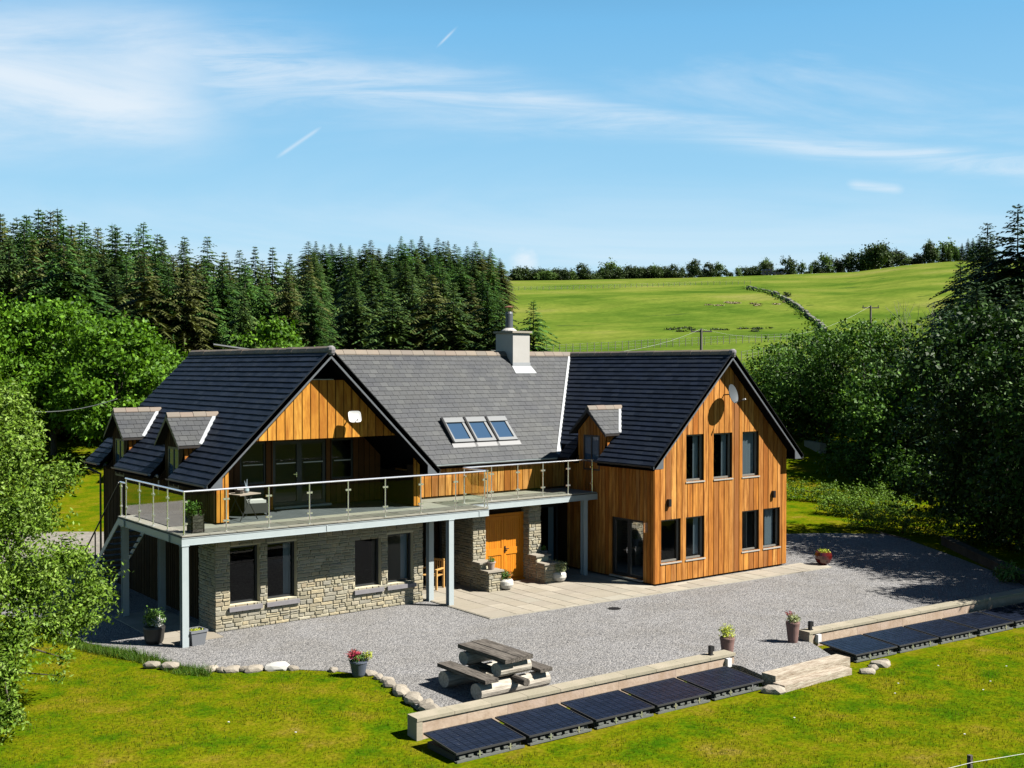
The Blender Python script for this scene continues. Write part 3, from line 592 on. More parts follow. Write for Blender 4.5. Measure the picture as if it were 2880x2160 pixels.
part(gutter(MB(), (8.62, YM - HW - .02, 3.93), (14.6, YM - HW - .02, 3.93), -Y, .06), 'gutter', 'galv')
# valley flashings
def strip(mb, a, b, wdt, nrm, t=.012):
    a, b, nrm = np.array(a, float), np.array(b, float), np.array(nrm, float); d = (b - a) / np.linalg.norm(b - a); s = np.cross(d, nrm); s /= np.linalg.norm(s)
    return mb.prism([a + s * wdt / 2, b + s * wdt / 2, b - s * wdt / 2, a - s * wdt / 2], nrm * t)
nM = np.array([0, -K, 1]) / math.hypot(1, K); nLs = np.array([-K, 0, 1]) / math.hypot(1, K)
w = strip(MB(), (eR + .05, YM - HW + .05, ZE + .07), (XR, YM, ZR + .03), .17, nM, .02); part(w, 'valley_flashing', 'lead', roof)
# dormers
def dormer(xf, yc, facing_wall_x, xr, wx=None):
    zr, ze, hw, ov = 5.68, 4.84, .92, .25; kk = (zr - ze) / hw; wl = facing_wall_x; zs = ZR
    xat = lambda z: xr - (ZR - z) / K
    w = MB().prism([(wl, yc - DHW, 3.6), (wl, yc + DHW, 3.6), (wl, yc + DHW, ze + .05), (wl, yc, zr - .15), (wl, yc - DHW, ze + .05)], X * .08)
    for s in (-1, 1):
        yy = yc + s * DHW
        w.prism([(wl + .08, yy, 3.75), (wl + .08, yy, ze + .1), (xat(ze) + .1, yy, ze + .1), (xat(3.75) + .4, yy, 3.75)], -Y * s * .06)
    d = part(w, 'dormer', 'backing')
    hol = [(yc - .42, yc + .42, 3.55, 4.75)]
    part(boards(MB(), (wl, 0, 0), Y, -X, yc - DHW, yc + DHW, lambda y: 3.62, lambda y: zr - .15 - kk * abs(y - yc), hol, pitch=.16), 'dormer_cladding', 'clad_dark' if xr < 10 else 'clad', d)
    for s in (-1, 1): part(boards(MB(), (0, yc + s * DHW, 0), X, Y * s, wl, xat(ze) + .05, lambda x: zx(xr)(x) + .03, lambda x: ze + .02, pitch=.14), 'cheek_cladding', 'clad', d)
    part(MB().box(wl - .02, wl - .005, yc - .36, yc + .36, 3.62, 4.7), 'dormer_window', 'skyglass', d)
    wf = MB()
    for a, b, c, e in ((-.42, -.36, 3.55, 4.76), (.36, .42, 3.55, 4.76), (-.36, .36, 4.7, 4.76), (-.36, .36, 3.55, 3.61), (-.03, .03, 3.61, 4.7)): wf.box(wl - .04, wl - .002, yc + a, yc + b, c, e)
    part(wf, 'dormer_frame', 'frame_dark', d)
    xb = xat(zr); xe = xat(ze)
    for s in (-1, 1):
        w = MB(); w.prism([(xf, yc, zr), (xb, yc, zr), (xe, yc + s * hw, ze), (xf, yc + s * hw, ze)], -Z * .07); part(w, 'dormer_roof', 'soffit', d)
        es_ = np.array([0, -s * hw, zr - ze]); Ls = np.linalg.norm(es_); es_ /= Ls
        w = slates(MB(), (0, yc + s * hw, ze), X, es_, [(xf, 0), (xe, 0), (xb, Ls), (xf, Ls)], w=.25, e=.2, lift=.002)
        part(w, 'dormer_slates', 'slate', d)
        nn = np.cross(X, es_); nn = nn if nn[2] > 0 else -nn
        part(strip(MB(), (xe - .03, yc + s * hw, ze + .03), (xb - .03, yc, zr + .03), .13, nn, .015), 'flashing', 'lead', d)
    w = MB()
    for s in (-1, 1): w.prism([(xf - .01, yc, zr + .01), (xf - .01, yc + s * (hw + .02), ze - .01), (xf - .01, yc + s * (hw + .02), ze - .1), (xf - .01, yc, zr - .13)], X * .03)
    part(w, 'dormer_bargeboard', 'black', d)
    part(ridge(MB(), (xf, yc, zr + .05), (xb + .03, yc, zr + .05), L=.45, r=.1), 'dormer_ridge', 'ridge', d)
for xf, yc, wl, xr in ((1.32, D1, 1.57, XL), (1.32, D2, 1.57, XL), (14.93, D3, 15.17, XR)): dormer(xf, yc, wl, xr)
# chimney
cx0, cx1, cy0, cy1 = 15.2, 16.0, 6.12, 7.2
ch = part(MB().box(cx0, cx1, cy0, cy1, 6.4, 8.38), 'chimney', 'render', roof)
xc = lambda u, y: xu(u, y)
part(MB().box(cx0 - .07, cx1 + .07, cy0 - .07, cy1 + .07, 8.383, 8.46), 'chimney_cap', 'flag', ch)
w = MB().box(cx0 - .02, cx1 + .02, cy0 - .02, cy0 - .004, 6.95, 7.27); slab(w, [(cx0 - .08, cy0 - .28, zM(cy0 - .28) + .05), (cx1 + .12, cy0 - .28, zM(cy0 - .28) + .05), (cx1 + .05, cy0, zM(cy0) + .05), (cx0 - .05, cy0, zM(cy0) + .05)], .02); part(w, 'chimney_flashing', 'lead', ch)
part(MB().lathe([(.3, 0), (.29, .03), (.2, .1), (.17, .12)], (15.4, 6.62, 8.46), 16), 'flue_base', 'render', ch)
part(MB().cyl((15.4, 6.62, 8.55), (15.4, 6.62, 9.12), .145, n=16).cyl((15.4, 6.62, 9.12), (15.4, 6.62, 9.2), .15, .12, 16), 'flue_pipe', mat('flue_grey', (.1, .115, .13), .5), ch)
part(MB().cyl((15.3, 6.55, 9.18), (15.3, 6.55, 9.38), .012).cyl((15.5, 6.55, 9.18), (15.5, 6.55, 9.38), .012).cyl((15.5, 6.7, 9.18), (15.5, 6.7, 9.38), .012).cyl((15.3, 6.7, 9.18), (15.3, 6.7, 9.38), .012).cyl((15.4, 6.62, 9.37), (15.4, 6.62, 9.43), .2, .05, 14), 'flue_cowl', mat('rusty_cowl', (.2, .07, .035), .7), ch)
# skylights on the grey slope (positions along X, measured up the slope from y)
yb0, yt0 = 4.02, 4.95
for x0 in (10.68, 11.6, 12.52):
    x1 = x0 + .84; P = lambda x, y, h: np.array([x, y, zM(y)]) + nM * h
    y0, y1 = 3.5, 4.24
    def frm(a, b, c, e, h0, h1): return MB().prism([P(a, c, h0), P(b, c, h0), P(b, e, h0), P(a, e, h0)], nM * (h1 - h0))
    w = MB()
    for a, b, c, e in ((x0, x0 + .1, y0, y1), (x1 - .1, x1, y0, y1), (x0 + .1, x1 - .1, y0, y0 + .09), (x0 - .02, x1, y1 - .12, y1 + .03)): w.prism([P(a, c, .0), P(b, c, .0), P(b, e, .0), P(a, e, .0)], nM * (.1 if c < y1 - .2 else .13))
    sk = part(w, 'skylight', mat('skylight_cladding', (.17, .18, .19), .5), roof)
    part(MB().prism([P(x0 + .1, y0 + .09, .05), P(x1 - .1, y0 + .09, .05), P(x1 - .1, y1 - .12, .05), P(x0 + .1, y1 - .12, .05)], nM * .015), 'skylight_pane', 'skyglass', sk)
    part(MB().cyl(P(x0 - .02, y0, .09), P(x0 - .02, y1 + .02, .12), .045, .06, 8), 'shutter_rail', 'black', sk)
    part(MB().prism([P(x0 - .08, y0 - .13, .012), P(x1 + .1, y0 - .13, .012), P(x1 + .1, y0 - .01, .03), P(x0 - .08, y0 - .01, .03)], nM * .015), 'skylight_flashing', mat('grey_flashing', (.22, .22, .23), .6), sk)
# dishes
def dish(c, nrm, rx, rz, m, square=False, back=.3, wall_y=0):
    nrm = np.array(nrm, float); nrm /= np.linalg.norm(nrm); a = np.cross(Z, nrm); a /= np.linalg.norm(a); b = np.cross(nrm, a); c = np.array(c, float); w = MB(); n = 28; P = [c - nrm * .05]; rings = 4
    for k in range(1, rings + 1):
        for i in range(n):
            t = 2 * PI * i / n; q = k / rings
            if square: ct, st = math.cos(t), math.sin(t); p_ = 5; rr = (abs(ct) ** p_ + abs(st) ** p_) ** (-1 / p_)
            else: rr = 1; ct, st = math.cos(t), math.sin(t)
            P.append(c + q * rr * (rx * ct * a + rz * st * b) + nrm * (.05 * q * q - .05))
    fs = [(0, 1 + i, 1 + (i + 1) % n) for i in range(n)] + [(1 + k * n + i, 1 + (k + 1) * n + i, 1 + (k + 1) * n + (i + 1) % n, 1 + k * n + (i + 1) % n) for k in range(rings - 1) for i in range(n)]
    m0 = len(P); P2 = [p - nrm * .015 for p in P]; fs += [tuple(m0 + q for q in reversed(f)) for f in fs]; o = 1 + (rings - 1) * n; fs += [(o + i, o + i + m0, o + (i + 1) % n + m0, o + (i + 1) % n) for i in range(n)]
    d = part(w.add(P + P2, fs), 'satellite_dish', m, smooth=False)
    low = c - b * rz * .9; tip = c + nrm * rx * 1.1 - b * rz * .9
    arm = MB().cyl(low - nrm * .03, tip, .012).cyl(c - nrm * .06, np.array([c[0], wall_y, c[2] - .05]), .02); part(arm, 'dish_arm', 'black', d)
    part(MB().cyl(tip + b * .02, tip + b * .02 - nrm * .1, .03, .025), 'receiver', 'white', d)
dish((18.42, -1.9, 6.2), (.3, -.92, .25), .34, .33, mat('grey_dish', (.075, .088, .10), .5), wall_y=GY)
dish((5.66, 1.22, 5.66), (-.1, -1, .32), .2, .17, 'white', True, wall_y=P0)
# wall lamps
for x_, z_ in ((15.77, 2.69), (20.97, 2.62)):
    part(MB().box(x_ - .055, x_ + .055, GY - .14, GY - .03, z_ - .14, z_ + .1), 'wall_lamp', 'black')
part(MB().box(15.02, 15.13, -1.17, -1.1, 1.72, 2.04), 'wall_lamp', 'chrome')
w = MB().cyl((1.42, 5.5, 3.3), (1.42, 5.5, 3.85), .02).cyl((1.35, 5.35, 3.86), (1.25, 5.5, 3.88), .05); part(w, 'wall_lamp', 'white')
# --- balcony
BX = 9.6; BY2 = 1.25; ZD = 2.83
bal = part(MB().box(0.02, BX, .02, P0 + 2.1, 2.72, 2.79).box(BX, 15.12, BY2 + .02, MY, 2.72, 2.79).box(.02, 1.5, P0, 4.9, 2.72, 2.785), 'balcony', mat('balcony_structure', (.1, .1, .1), .8))
def tiles(mb, x0, x1, y0, y1, z, s=.6, g=.006, t=.03, j=0.002):
    nx, ny = max(1, round((x1 - x0) / s)), max(1, round((y1 - y0) / s)); dx, dy = (x1 - x0) / nx, (y1 - y0) / ny
    for i in range(nx):
        for k in range(ny):
            zz = z + random.uniform(-j, j); mb.box(x0 + i * dx + g, x0 + (i + 1) * dx - g, y0 + k * dy + g, y0 + (k + 1) * dy - g, zz - t, zz)
    return mb
w = tiles(MB(), 0, BX, 0, 1.44, ZD, .72); tiles(w, BX, 15.1, BY2, MY, ZD, .72); tiles(w, 8.15, BX, 1.44, MY, ZD, .72); tiles(w, 0, 1.5, 1.44, 4.9, ZD, .72); part(w, 'balcony_pavers', 'paver', bal)
w = MB(); x = 1.98
while x < 7.88: w.box(x, x + .135, 1.52, RY - .02, ZD - .03, ZD); x += .143
w.box(1.5, 8.15, 1.445, 1.5, ZD - .03, ZD + .003); part(w, 'decking_boards', 'decking', bal)
w = MB()
def channel(mb, a, b, out, z0=2.585, z1=2.765, fl=.09):
    a, b, out = np.array(a, float), np.array(b, float), np.array(out, float)
    mb.prism([a + Z * z0, b + Z * z0, b + Z * z1, a + Z * z1], -out * .012)
    for z_ in (z0, z1): mb.prism([a + Z * (z_ - .006), b + Z * (z_ - .006), b + Z * (z_ - .006) + out * .012, a + Z * (z_ - .006) + out * .012], Z * .012); mb.prism([a + Z * (z_ - .006) - out * fl, b + Z * (z_ - .006) - out * fl, b + Z * (z_ - .006) - out * .013, a + Z * (z_ - .006) - out * .013], Z * .012)
channel(w, (.0, .015, 0), (BX, .015, 0), -Y); channel(w, (.012, .03, 0), (.012, 4.9, 0), -X); channel(w, (BX, BY2 + .015, 0), (15.12, BY2 + .015, 0), -Y); channel(w, (BX - .015, .03, 0), (BX - .015, BY2, 0), X)
for y_ in (.9, 4.35): w.box(-.03, .0, y_ - .05, y_ + .05, 2.59, 2.76)
for x_ in (4.1, 9.25): w.box(x_ - .015, x_ + .015, -.0, .012, 2.59, 2.76)
part(w, 'balcony_beam', 'galv', bal)
for x_, y_ in ((.09, .09), (8.22, .09), (8.15, 1.06), (.09, 4.55), (1.15, 4.55), (14.6, 1.36)):
    w = MB(); a = .085
    w.box(x_ - a, x_ + a, y_ - a, y_ - a + .014, 0, 2.58).box(x_ - a, x_ + a, y_ + a - .014, y_ + a, 0, 2.58).box(x_ - .006, x_ + .006, y_ - a + .014, y_ + a - .014, 0, 2.58).box(x_ - .1, x_ + .1, y_ - .1, y_ + .1, 2.56, 2.578)
    part(w, 'support_post', 'galv')
def railing(pts_list, ends):
    (ax, ay), (bx, by) = ends; ra = part(MB().tube([(ax, ay, 3.94), (bx, by, 3.94)], .024, 10), 'railing', 'chrome', bal)
railz = 3.94
def run(P, e0=None, e1=None, z_=railz):
    P = [np.array([*p, 0.]) for p in P]; u = P[-1] - P[0]; u /= np.linalg.norm(u); a = P[0] - u * .03 if e0 is None else np.array([*e0, 0.]); b = P[-1] + u * .03 if e1 is None else np.array([*e1, 0.])
    rl = part(MB().tube([a + Z * z_, b + Z * z_], .025, 10), 'railing', 'chrome')
    for i, p in enumerate(P):
        w = MB().cyl(p + Z * 2.83, p + Z * z_, .019, n=8).cyl(p + Z * 2.832, p + Z * 2.845, .045, n=10)
        s = np.cross(u, Z)
        for zz in (3.12, 3.68):
            for q in (-1, 1):
                if (i == 0 and q < 0) or (i == len(P) - 1 and q > 0): continue
                w.ob(p + u * q * .05 + Z * zz, u * .032, s * .02, Z * .024)
        part(w, 'railing_post', 'chrome', rl)
        if i < len(P) - 1:
            n = P[i + 1]; part(MB().add([p + u * .06 + Z * 2.95, n - u * .06 + Z * 2.95, n - u * .06 + Z * 3.83, p + u * .06 + Z * 3.83], [(0, 1, 2, 3)]), 'glass_panel', 'rglass', rl)
fx = [.1] + [xu(u_, .1) for u_ in (635, 755, 869.5, 978.5, 1083, 1183, 1281)] + [9.5]
run([(x_, .1) for x_ in fx], (.08, .1), (9.53, .1))
run([(.1, .12), (.1, 1.25), (.1, 2.3), (.1, 3.37), (.1, 4.46)])
run([(9.62, .12), (9.62, 1.36)])
run([(9.66, 1.4)] + [(xu(u_, 1.4), 1.4) for u_ in (1382, 1456, 1527, 1598)] + [(15.0, 1.4)], None, (15.05, 1.4))
run([(.1, 4.85), (.1, 4.9)], (.1, 4.5), (.1, 4.95), 3.8)
# stair at the far left
st = part(MB(), 'staircase', 'galv') if False else None
w = MB(); y0, z0, y1, z1 = 4.95, 2.8, 8.6, 0.05
for x_ in (.05, 1.0): w.prism([(x_, y0, z0 - .2), (x_, y0, z0), (x_, y1, z1 + .1), (x_, y1, max(z1 - .1, 0))], X * .03)
st = part(w, 'staircase', 'galv')
for i in range(13):
    t = (i + .5) / 13; part(MB().box(.08, 1.0, y0 + (y1 - y0) * t - .13, y0 + (y1 - y0) * t + .13, z0 + (z1 - z0) * t - .03, z0 + (z1 - z0) * t), 'tread', 'decking', st)
w = MB().cyl((.06, y0, 3.78), (.06, y1 + .1, .98), .022)
for t in (.25, .6, .95): w.cyl((.06, y0 + (y1 - y0) * t, z0 + (z1 - z0) * t), (.06, y0 + (y1 - y0) * t, 3.78 + (.98 - 3.78) * t), .02)
part(w, 'stair_handrail', 'black', st)
# ================================================================== GROUND
def terrain():
    rs = np.concatenate([np.arange(0, 70, 1.0), np.geomspace(70, 2400, 130)]); th = np.concatenate([np.linspace(-180, -50, 40, endpoint=False), np.linspace(-50, 50, 300, endpoint=False), np.linspace(50, 180, 40, endpoint=False)]) * PI / 180
    nr, n = len(rs), len(th); fa = math.atan2(F[1], F[0])
    RR, TT = np.meshgrid(rs, th, indexing='ij'); x = CAM[0] + RR * np.cos(fa - TT); y = CAM[1] + RR * np.sin(fa - TT); z = ground(x, y)
    V = np.stack([x, y, z], -1).reshape(-1, 3); i = np.arange(nr - 1)[:, None]; k = np.arange(n)[None, :]; k2 = (k + 1) % n
    Fc = np.stack([i * n + k, i * n + k2, (i + 1) * n + k2, (i + 1) * n + k], -1).reshape(-1, 4)[:, ::-1]
    o = npmesh('ground', V, Fc, M['ground'], kind='structure')
    for p in o.data.polygons: p.use_smooth = True
    return o
terrain()
def sheet(name, poly, z, m, th=.3):
    w = MB().prism([(x, y, z) for x, y in poly], (0, 0, -th)); return w.build(name, M[m], kind='structure')
GRAV = [(-1.74, 2.02), (-.98, -.27), (-.6, -1.77), (-.24, -2.52), (.35, -2.95), (1.03, -3.21), (2.06, -4.3), (2.53, -5.13), (2.39, -6.3), (2.1, -7.4), (2.0, -9.05), (9.75, -9.33), (9.9, -9.7), (9.6, -10.75), (12.2, -10.75), (12.9, -9.6), (13.2, -9.08), (23.9, -9.8), (24.8, -9.0), (28., -4.45), (30.38, -.81), (32.18, 3.33), (33.9, 8.34), (36, 16), (38, 26), (10, 30), (-4, 30), (-8, 22), (-4, 12), (-2.4, 6)]
sheet('gravel_yard', GRAV, .0, 'gravel')
sheet('driveway', [(-12, 14), (-2, 12.2), (1.2, 12.6), (6, 12.6), (10, 20), (9, 27), (2.2, 28.2), (-2, 29.5), (-14, 31)], .012, 'driveway')
# patio: individual sandstone flags on a joint sheet
pat = [(8.1, -2.06), (17.9, -2.62), (22.6, -2.78), (23.0, -1.9), (22.0, -1.62), (15.1, -1.55), (15.1, 3.4), (8.1, 3.5)]
patio = sheet('patio', pat, .026, 'grout', .1)
w = MB(); x = 8.12
while x < 23.2:
    wd = random.choice([.6, .9, .6, .45]); y = -2.75
    while y < 3.5:
        hd = random.choice([.6, .6, .9, .45]); q = [(x + .012, y + .012), (x + wd - .012, y + .012), (x + wd - .012, y + hd - .012), (x + .012, y + hd - .012)]
        # keep flags inside the paved shape (front edge follows the sloping line)
        fy = lambda xx: -2.06 - (xx - 8.1) * .0535; q = [(a, max(b, fy(a) + .01)) for a, b in q]
        xm, ym = x + wd / 2, max(y + hd / 2, fy(x) + .02); inside = (x + wd < 15.1 and y + hd < 3.5) or (ym < -1.62 and x + wd < 22.9) or (x < 15.1 and x + wd >= 15.1 and y + hd < -1.6)
        if q[2][1] - q[1][1] > .08 and inside:
            if ym < 0 and x + wd > 15.1: q = [(a, min(b, -1.6)) for a, b in q]
            if q[2][1] - q[1][1] > .06: zt_ = .034 + random.uniform(0, .003); w.prism([(a, b, zt_) for a, b in q], (0, 0, -.02))
        y += hd
    x += wd
w.build('paving_flags', M['flag'], kind='structure')
w = tiles(MB(), -.25, 1.3, .45, 4.8, .02, .75, .008, .05); w.build('side_path', M['flag'], kind='structure')
# kerb along the far edge of the gravel (flush timber edging)
ed = [(24.8, -9.0), (28., -4.45), (30.38, -.81), (32.18, 3.33), (33.9, 8.34), (36, 16)]
w = MB()
for a, b in zip(ed[2:-1], ed[3:]):
    a, b = np.array([*a, 0.]), np.array([*b, 0.]); u = (b - a) / np.linalg.norm(b - a); s = np.cross(u, Z); w.prism([a + s * .04 - Z * .1, b + s * .04 - Z * .1, b + s * .04 + Z * .04, a + s * .04 + Z * .04], -s * .08)
tag(w.build('kerb', M['greywood']), None, None, kind='structure')
def inpoly(x, y, P):
    c = np.zeros(len(x), bool); n = len(P)
    for i in range(n):
        (x1, y1), (x2, y2) = P[i], P[(i + 1) % n]; m = ((y1 > y) != (y2 > y)); xi = (x2 - x1) * (y - y1) / (y2 - y1 + 1e-12) + x1; c ^= m & (x < xi)
    return c
def grass(name, m, n, box, hmin, hmax, wid, excl=(), incl=None, lean=.5):
    x = np.random.uniform(box[0], box[1], n); y = np.random.uniform(box[2], box[3], n)
    k = ~inpoly(x, y, GRAV)
    for e in excl: k &= ~inpoly(x, y, e)
    if incl is not None: k &= inpoly(x, y, incl)
    dx, dy = x - CAM[0], y - CAM[1]; d = dx * F[0] + dy * F[1]; l = dx * R[0] + dy * R[1]; u = 1440 + FPX * l / np.maximum(d, .1); v = YH + 7.2 * FPX / np.maximum(d, .1)
    k &= (d > 5) & (u > -500) & (u < 3400) & (v < 2500); x, y = x[k], y[k]; n = len(x); z = ground(x, y)
    a = np.random.uniform(0, 2 * PI, n); h = np.random.uniform(hmin, hmax, n) * (.6 + .8 * np.abs(np.sin(x * 1.1 + 2 * np.sin(y * .8)))); la = np.random.uniform(0, 2 * PI, n); ll = h * np.random.uniform(0, lean, n)
    wv = np.random.uniform(.6, 1.3, n) * wid; B = np.stack([x, y, z - .01], -1); s = np.stack([np.cos(a), np.sin(a), 0 * a], -1) * wv[:, None] / 2
    T = B + np.stack([np.cos(la) * ll, np.sin(la) * ll, h + .01], -1); V = np.stack([B - s, B + s, T], 1).reshape(-1, 3)
    return npmesh(name, V, np.arange(3 * n).reshape(-1, 3), M[m])
wallband = [(1.0, -9.0), (24, -9.9), (24, -11.9), (.8, -10.95)]
g = grass('lawn_grass', 'blade', 230000, (-9, 22, -21, 3), .02, .05, .014, [wallband]); tag(g, 'short mown lawn grass in front of the gravel yard', 'grass', kind='stuff')
tg = [(-2.3, 2.5), (-1.55, 2.0), (-.95, 0.), (-.6, -1.6), (-.1, -2.4), (-.5, -2.9), (-1.05, -2.3), (-1.4, -.6), (-2.1, 1.2)]
g = grass('long_grass', 'tallblade', 26000, (-3, .5, -3.2, 3), .08, .2, .016, incl=tg, lean=.9); tag(g, 'long uncut grass along the left gravel edge', 'grass', kind='stuff')
n = 14; dz = []; w = MB()
for i in range(n):
    c = random.choice([(-2.5, -6.5), (4., -13.), (8., -13.), (13, -13.2), (17, -13.5), (6, -15)]); x_, y_ = random.gauss(c[0], 1.6), random.gauss(c[1], .8)
    if inpoly(np.array([x_]), np.array([y_]), wallband)[0] or inpoly(np.array([x_]), np.array([y_]), GRAV)[0]: continue
    w.cyl((x_, y_, gz(x_, y_) + .035), (x_, y_, gz(x_, y_) + .05), .018, .022, 6)
tag(w.build('daisies', M['daisy']), 'tiny white daisies scattered over the lawn', 'flowers', kind='stuff')
# ================================================================== RETAINING WALLS + SOLAR PANELS
def retwall(x0, x1, y0, y1, label, endblock, gname=None):
    L_ = math.hypot(x1 - x0, y1 - y0); rz = math.atan2(y1 - y0, x1 - x0); t = thing('retaining_wall', label, 'garden wall', (x0, y0, 0), rz, 'low walls between gravel and lawn')
    # local: x along wall, y=0 front edge of the coping, +y towards the house
    part(MB().box(.12, L_ - .02, .035, .33, -.4, .185), 'wall_core', 'mortar', t)
    w = MB(); x = .14
    while x < L_ - .05: b = min(L_ - .02, x + random.uniform(.8, 1.05)); w.box(x + .003, b - .003, .02, .034, -.4, .183); x = b
    part(w, 'facing_slab', 'pinkface', t)
    w = MB(); x = 0
    while x < L_ - .1: b = min(L_, x + random.uniform(.85, .95)); b = L_ if L_ - b < .3 else b; w.box(x + .004, b - .004, -.01, .37, .187, .25 + random.uniform(-.003, .003)); x = b
    part(w, 'coping', 'coping', t)
    for e in endblock: part(MB().box(e, e + .13, .0, .36, -.4, .186), 'end_block', 'coping', t)
    return t
retwall(1.15, 9.98, -9.14, -9.46, 'long low pink sandstone wall with pale coping behind the left solar panels', (0.,))
retwall(13.1, 24.2, -9.2, -9.93, 'long low pink sandstone wall with pale coping behind the right solar panels', (0.,))
def solar(label):
    t = thing('solar_panel', label, 'solar panel', (0, 0, 0), 0, 'solar panels laid along the low walls')
    W_, D_ = 1.58, 1.16; zb, zf = .10, .02   # local: x 0..W, y 0..-D ; back high
    zl = lambda y: zb + (zf - zb) * (-y / D_)
    w = MB()
    def pl(mb, a, b, c, e, h0, h1): return mb.add([(a, c, zl(c) + h0), (b, c, zl(c) + h0), (b, e, zl(e) + h0), (a, e, zl(e) + h0), (a, c, zl(c) + h1), (b, c, zl(c) + h1), (b, e, zl(e) + h1), (a, e, zl(e) + h1)], [(0, 1, 2, 3), (4, 7, 6, 5), (0, 4, 5, 1), (1, 5, 6, 2), (2, 6, 7, 3), (3, 7, 4, 0)])
    for a, b, c, e in ((0, W_, 0, -.02), (0, W_, -D_ + .02, -D_), (0, .02, -.02, -D_ + .02), (W_ - .02, W_, -.02, -D_ + .02)): pl(w, a, b, c, e, -.035, .0)
    part(w, 'panel_frame', 'pvframe', t)
    part(pl(MB(), .02, W_ - .02, -.02, -D_ + .02, -.012, -.008), 'backing_sheet', 'pvgap', t)
    w = MB(); nx, ny = 9, 12; dx, dy = (W_ - .06) / nx, (D_ - .06) / ny
    for i in range(nx):
        for k in range(ny): pl(w, .03 + i * dx + .006, .03 + (i + 1) * dx - .006, -.03 - k * dy - .005, -.03 - (k + 1) * dy + .005, -.007, -.004)
    part(w, 'solar_cells', 'pv', t)
    w = MB().box(.03, W_ - .05, -D_ + .1, -.1, -.17, -.05)
    part(w, 'ballast_tray', 'tray', t)
    w = MB().box(.02, W_ - .03, -D_ + .0, -D_ + .1, -.17, -.15).box(.02, W_ - .03, -D_ + .0, -D_ + .02, -.15, -.125)
    for x_ in np.arange(.08, W_ - .15, .2): w.box(x_, x_ + random.uniform(.08, .15), -D_ + .02, -D_ + .09, -.1 + random.uniform(-.02, .01), -.065)
    for x_ in np.arange(.1, W_ - .1, .25): w.box(x_, x_ + random.uniform(.1, .2), -D_ + .01, -D_ + .08, -.15, -.12)
    part(w, 'tray_rim', mat('tray_rim', (.16, .17, .155), .6), t)
    for x_ in (.5, 1.2): part(MB().box(x_, x_ + .03, -D_ - .01, -D_, -.14, -.02).box(x_ - .04, x_ + .07, -D_ - .008, -D_, -.085, -.07), 'clamp', 'chrome', t)
    return t
pos = ['nearest the lawn corner, first from the left end', 'second from the left end', 'in the middle of the left row', 'fourth from the left end', 'at the right end of that row']
s0 = solar('black solar panel of the left row, ' + pos[0]); ang = -.03; s0.location = (1.05, -9.53, 0); s0.rotation_euler = (0, 0, ang)
for i in range(1, 5): dup(s0, (1.05 + 1.675 * i, -9.53 - .04 * i, 0), ang, label='black solar panel of the left row, ' + pos[i])
pos2 = ['at the left end beside the timber step', 'second from the timber step', 'third from the timber step', 'fourth from the timber step', 'fifth from the timber step', 'at the right edge of the view']
for i in range(6): dup(s0, (12.95 + 1.66 * i, -9.63 - .115 * i, 0), -.068, label='black solar panel of the right row, ' + pos2[i])
# timber step
t = thing('timber_step', 'two bleached timber sleepers forming a step down to the lawn between the walls', 'step', (9.55, -10.75, 0), -.0)
part(MB().box(0, 2.75, -.28, .12, -.25, .1), 'upper_sleeper', 'logwood', t); part(MB().box(-.1, 2.35, -.62, -.285, -.35, -.03), 'lower_sleeper', 'logwood', t)
# bollard lights + socket boxes on the walls
def glight(x_, y_, z_, lab):
    t = thing('garden_light', lab, 'garden light', (x_, y_, z_), 0, 'black lights on the low walls'); part(MB().box(-.04, .04, -.04, .04, 0, .22), 'light_body', 'black', t); part(MB().box(.045, .1, -.035, .035, .08, .2), 'lamp_head', 'black', t); part(MB().box(-.06, .06, -.06, .06, 0, .012), 'base_plate', 'black', t)
glight(9.35, -9.24, .253, 'small black garden light on the right end of the left wall'); glight(13.35, -9.03, .253, 'small black garden light on the left end of the right wall')
def sock(x_, y_, z_, lab):
    t = thing('socket_box', lab, 'socket box', (x_, y_, z_), 0, 'white outdoor socket boxes'); part(MB().box(-.07, .07, -.09, 0, -.1, .1), 'cover', 'white', t); part(MB().box(-.04, .06, -.07, 0, -.14, -.1), 'cable_entry', 'white', t)
sock(9.72, -9.425, .06, 'white outdoor socket box on the right end of the left wall'); sock(13.42, -9.2, .06, 'white outdoor socket box on the left end of the right wall')
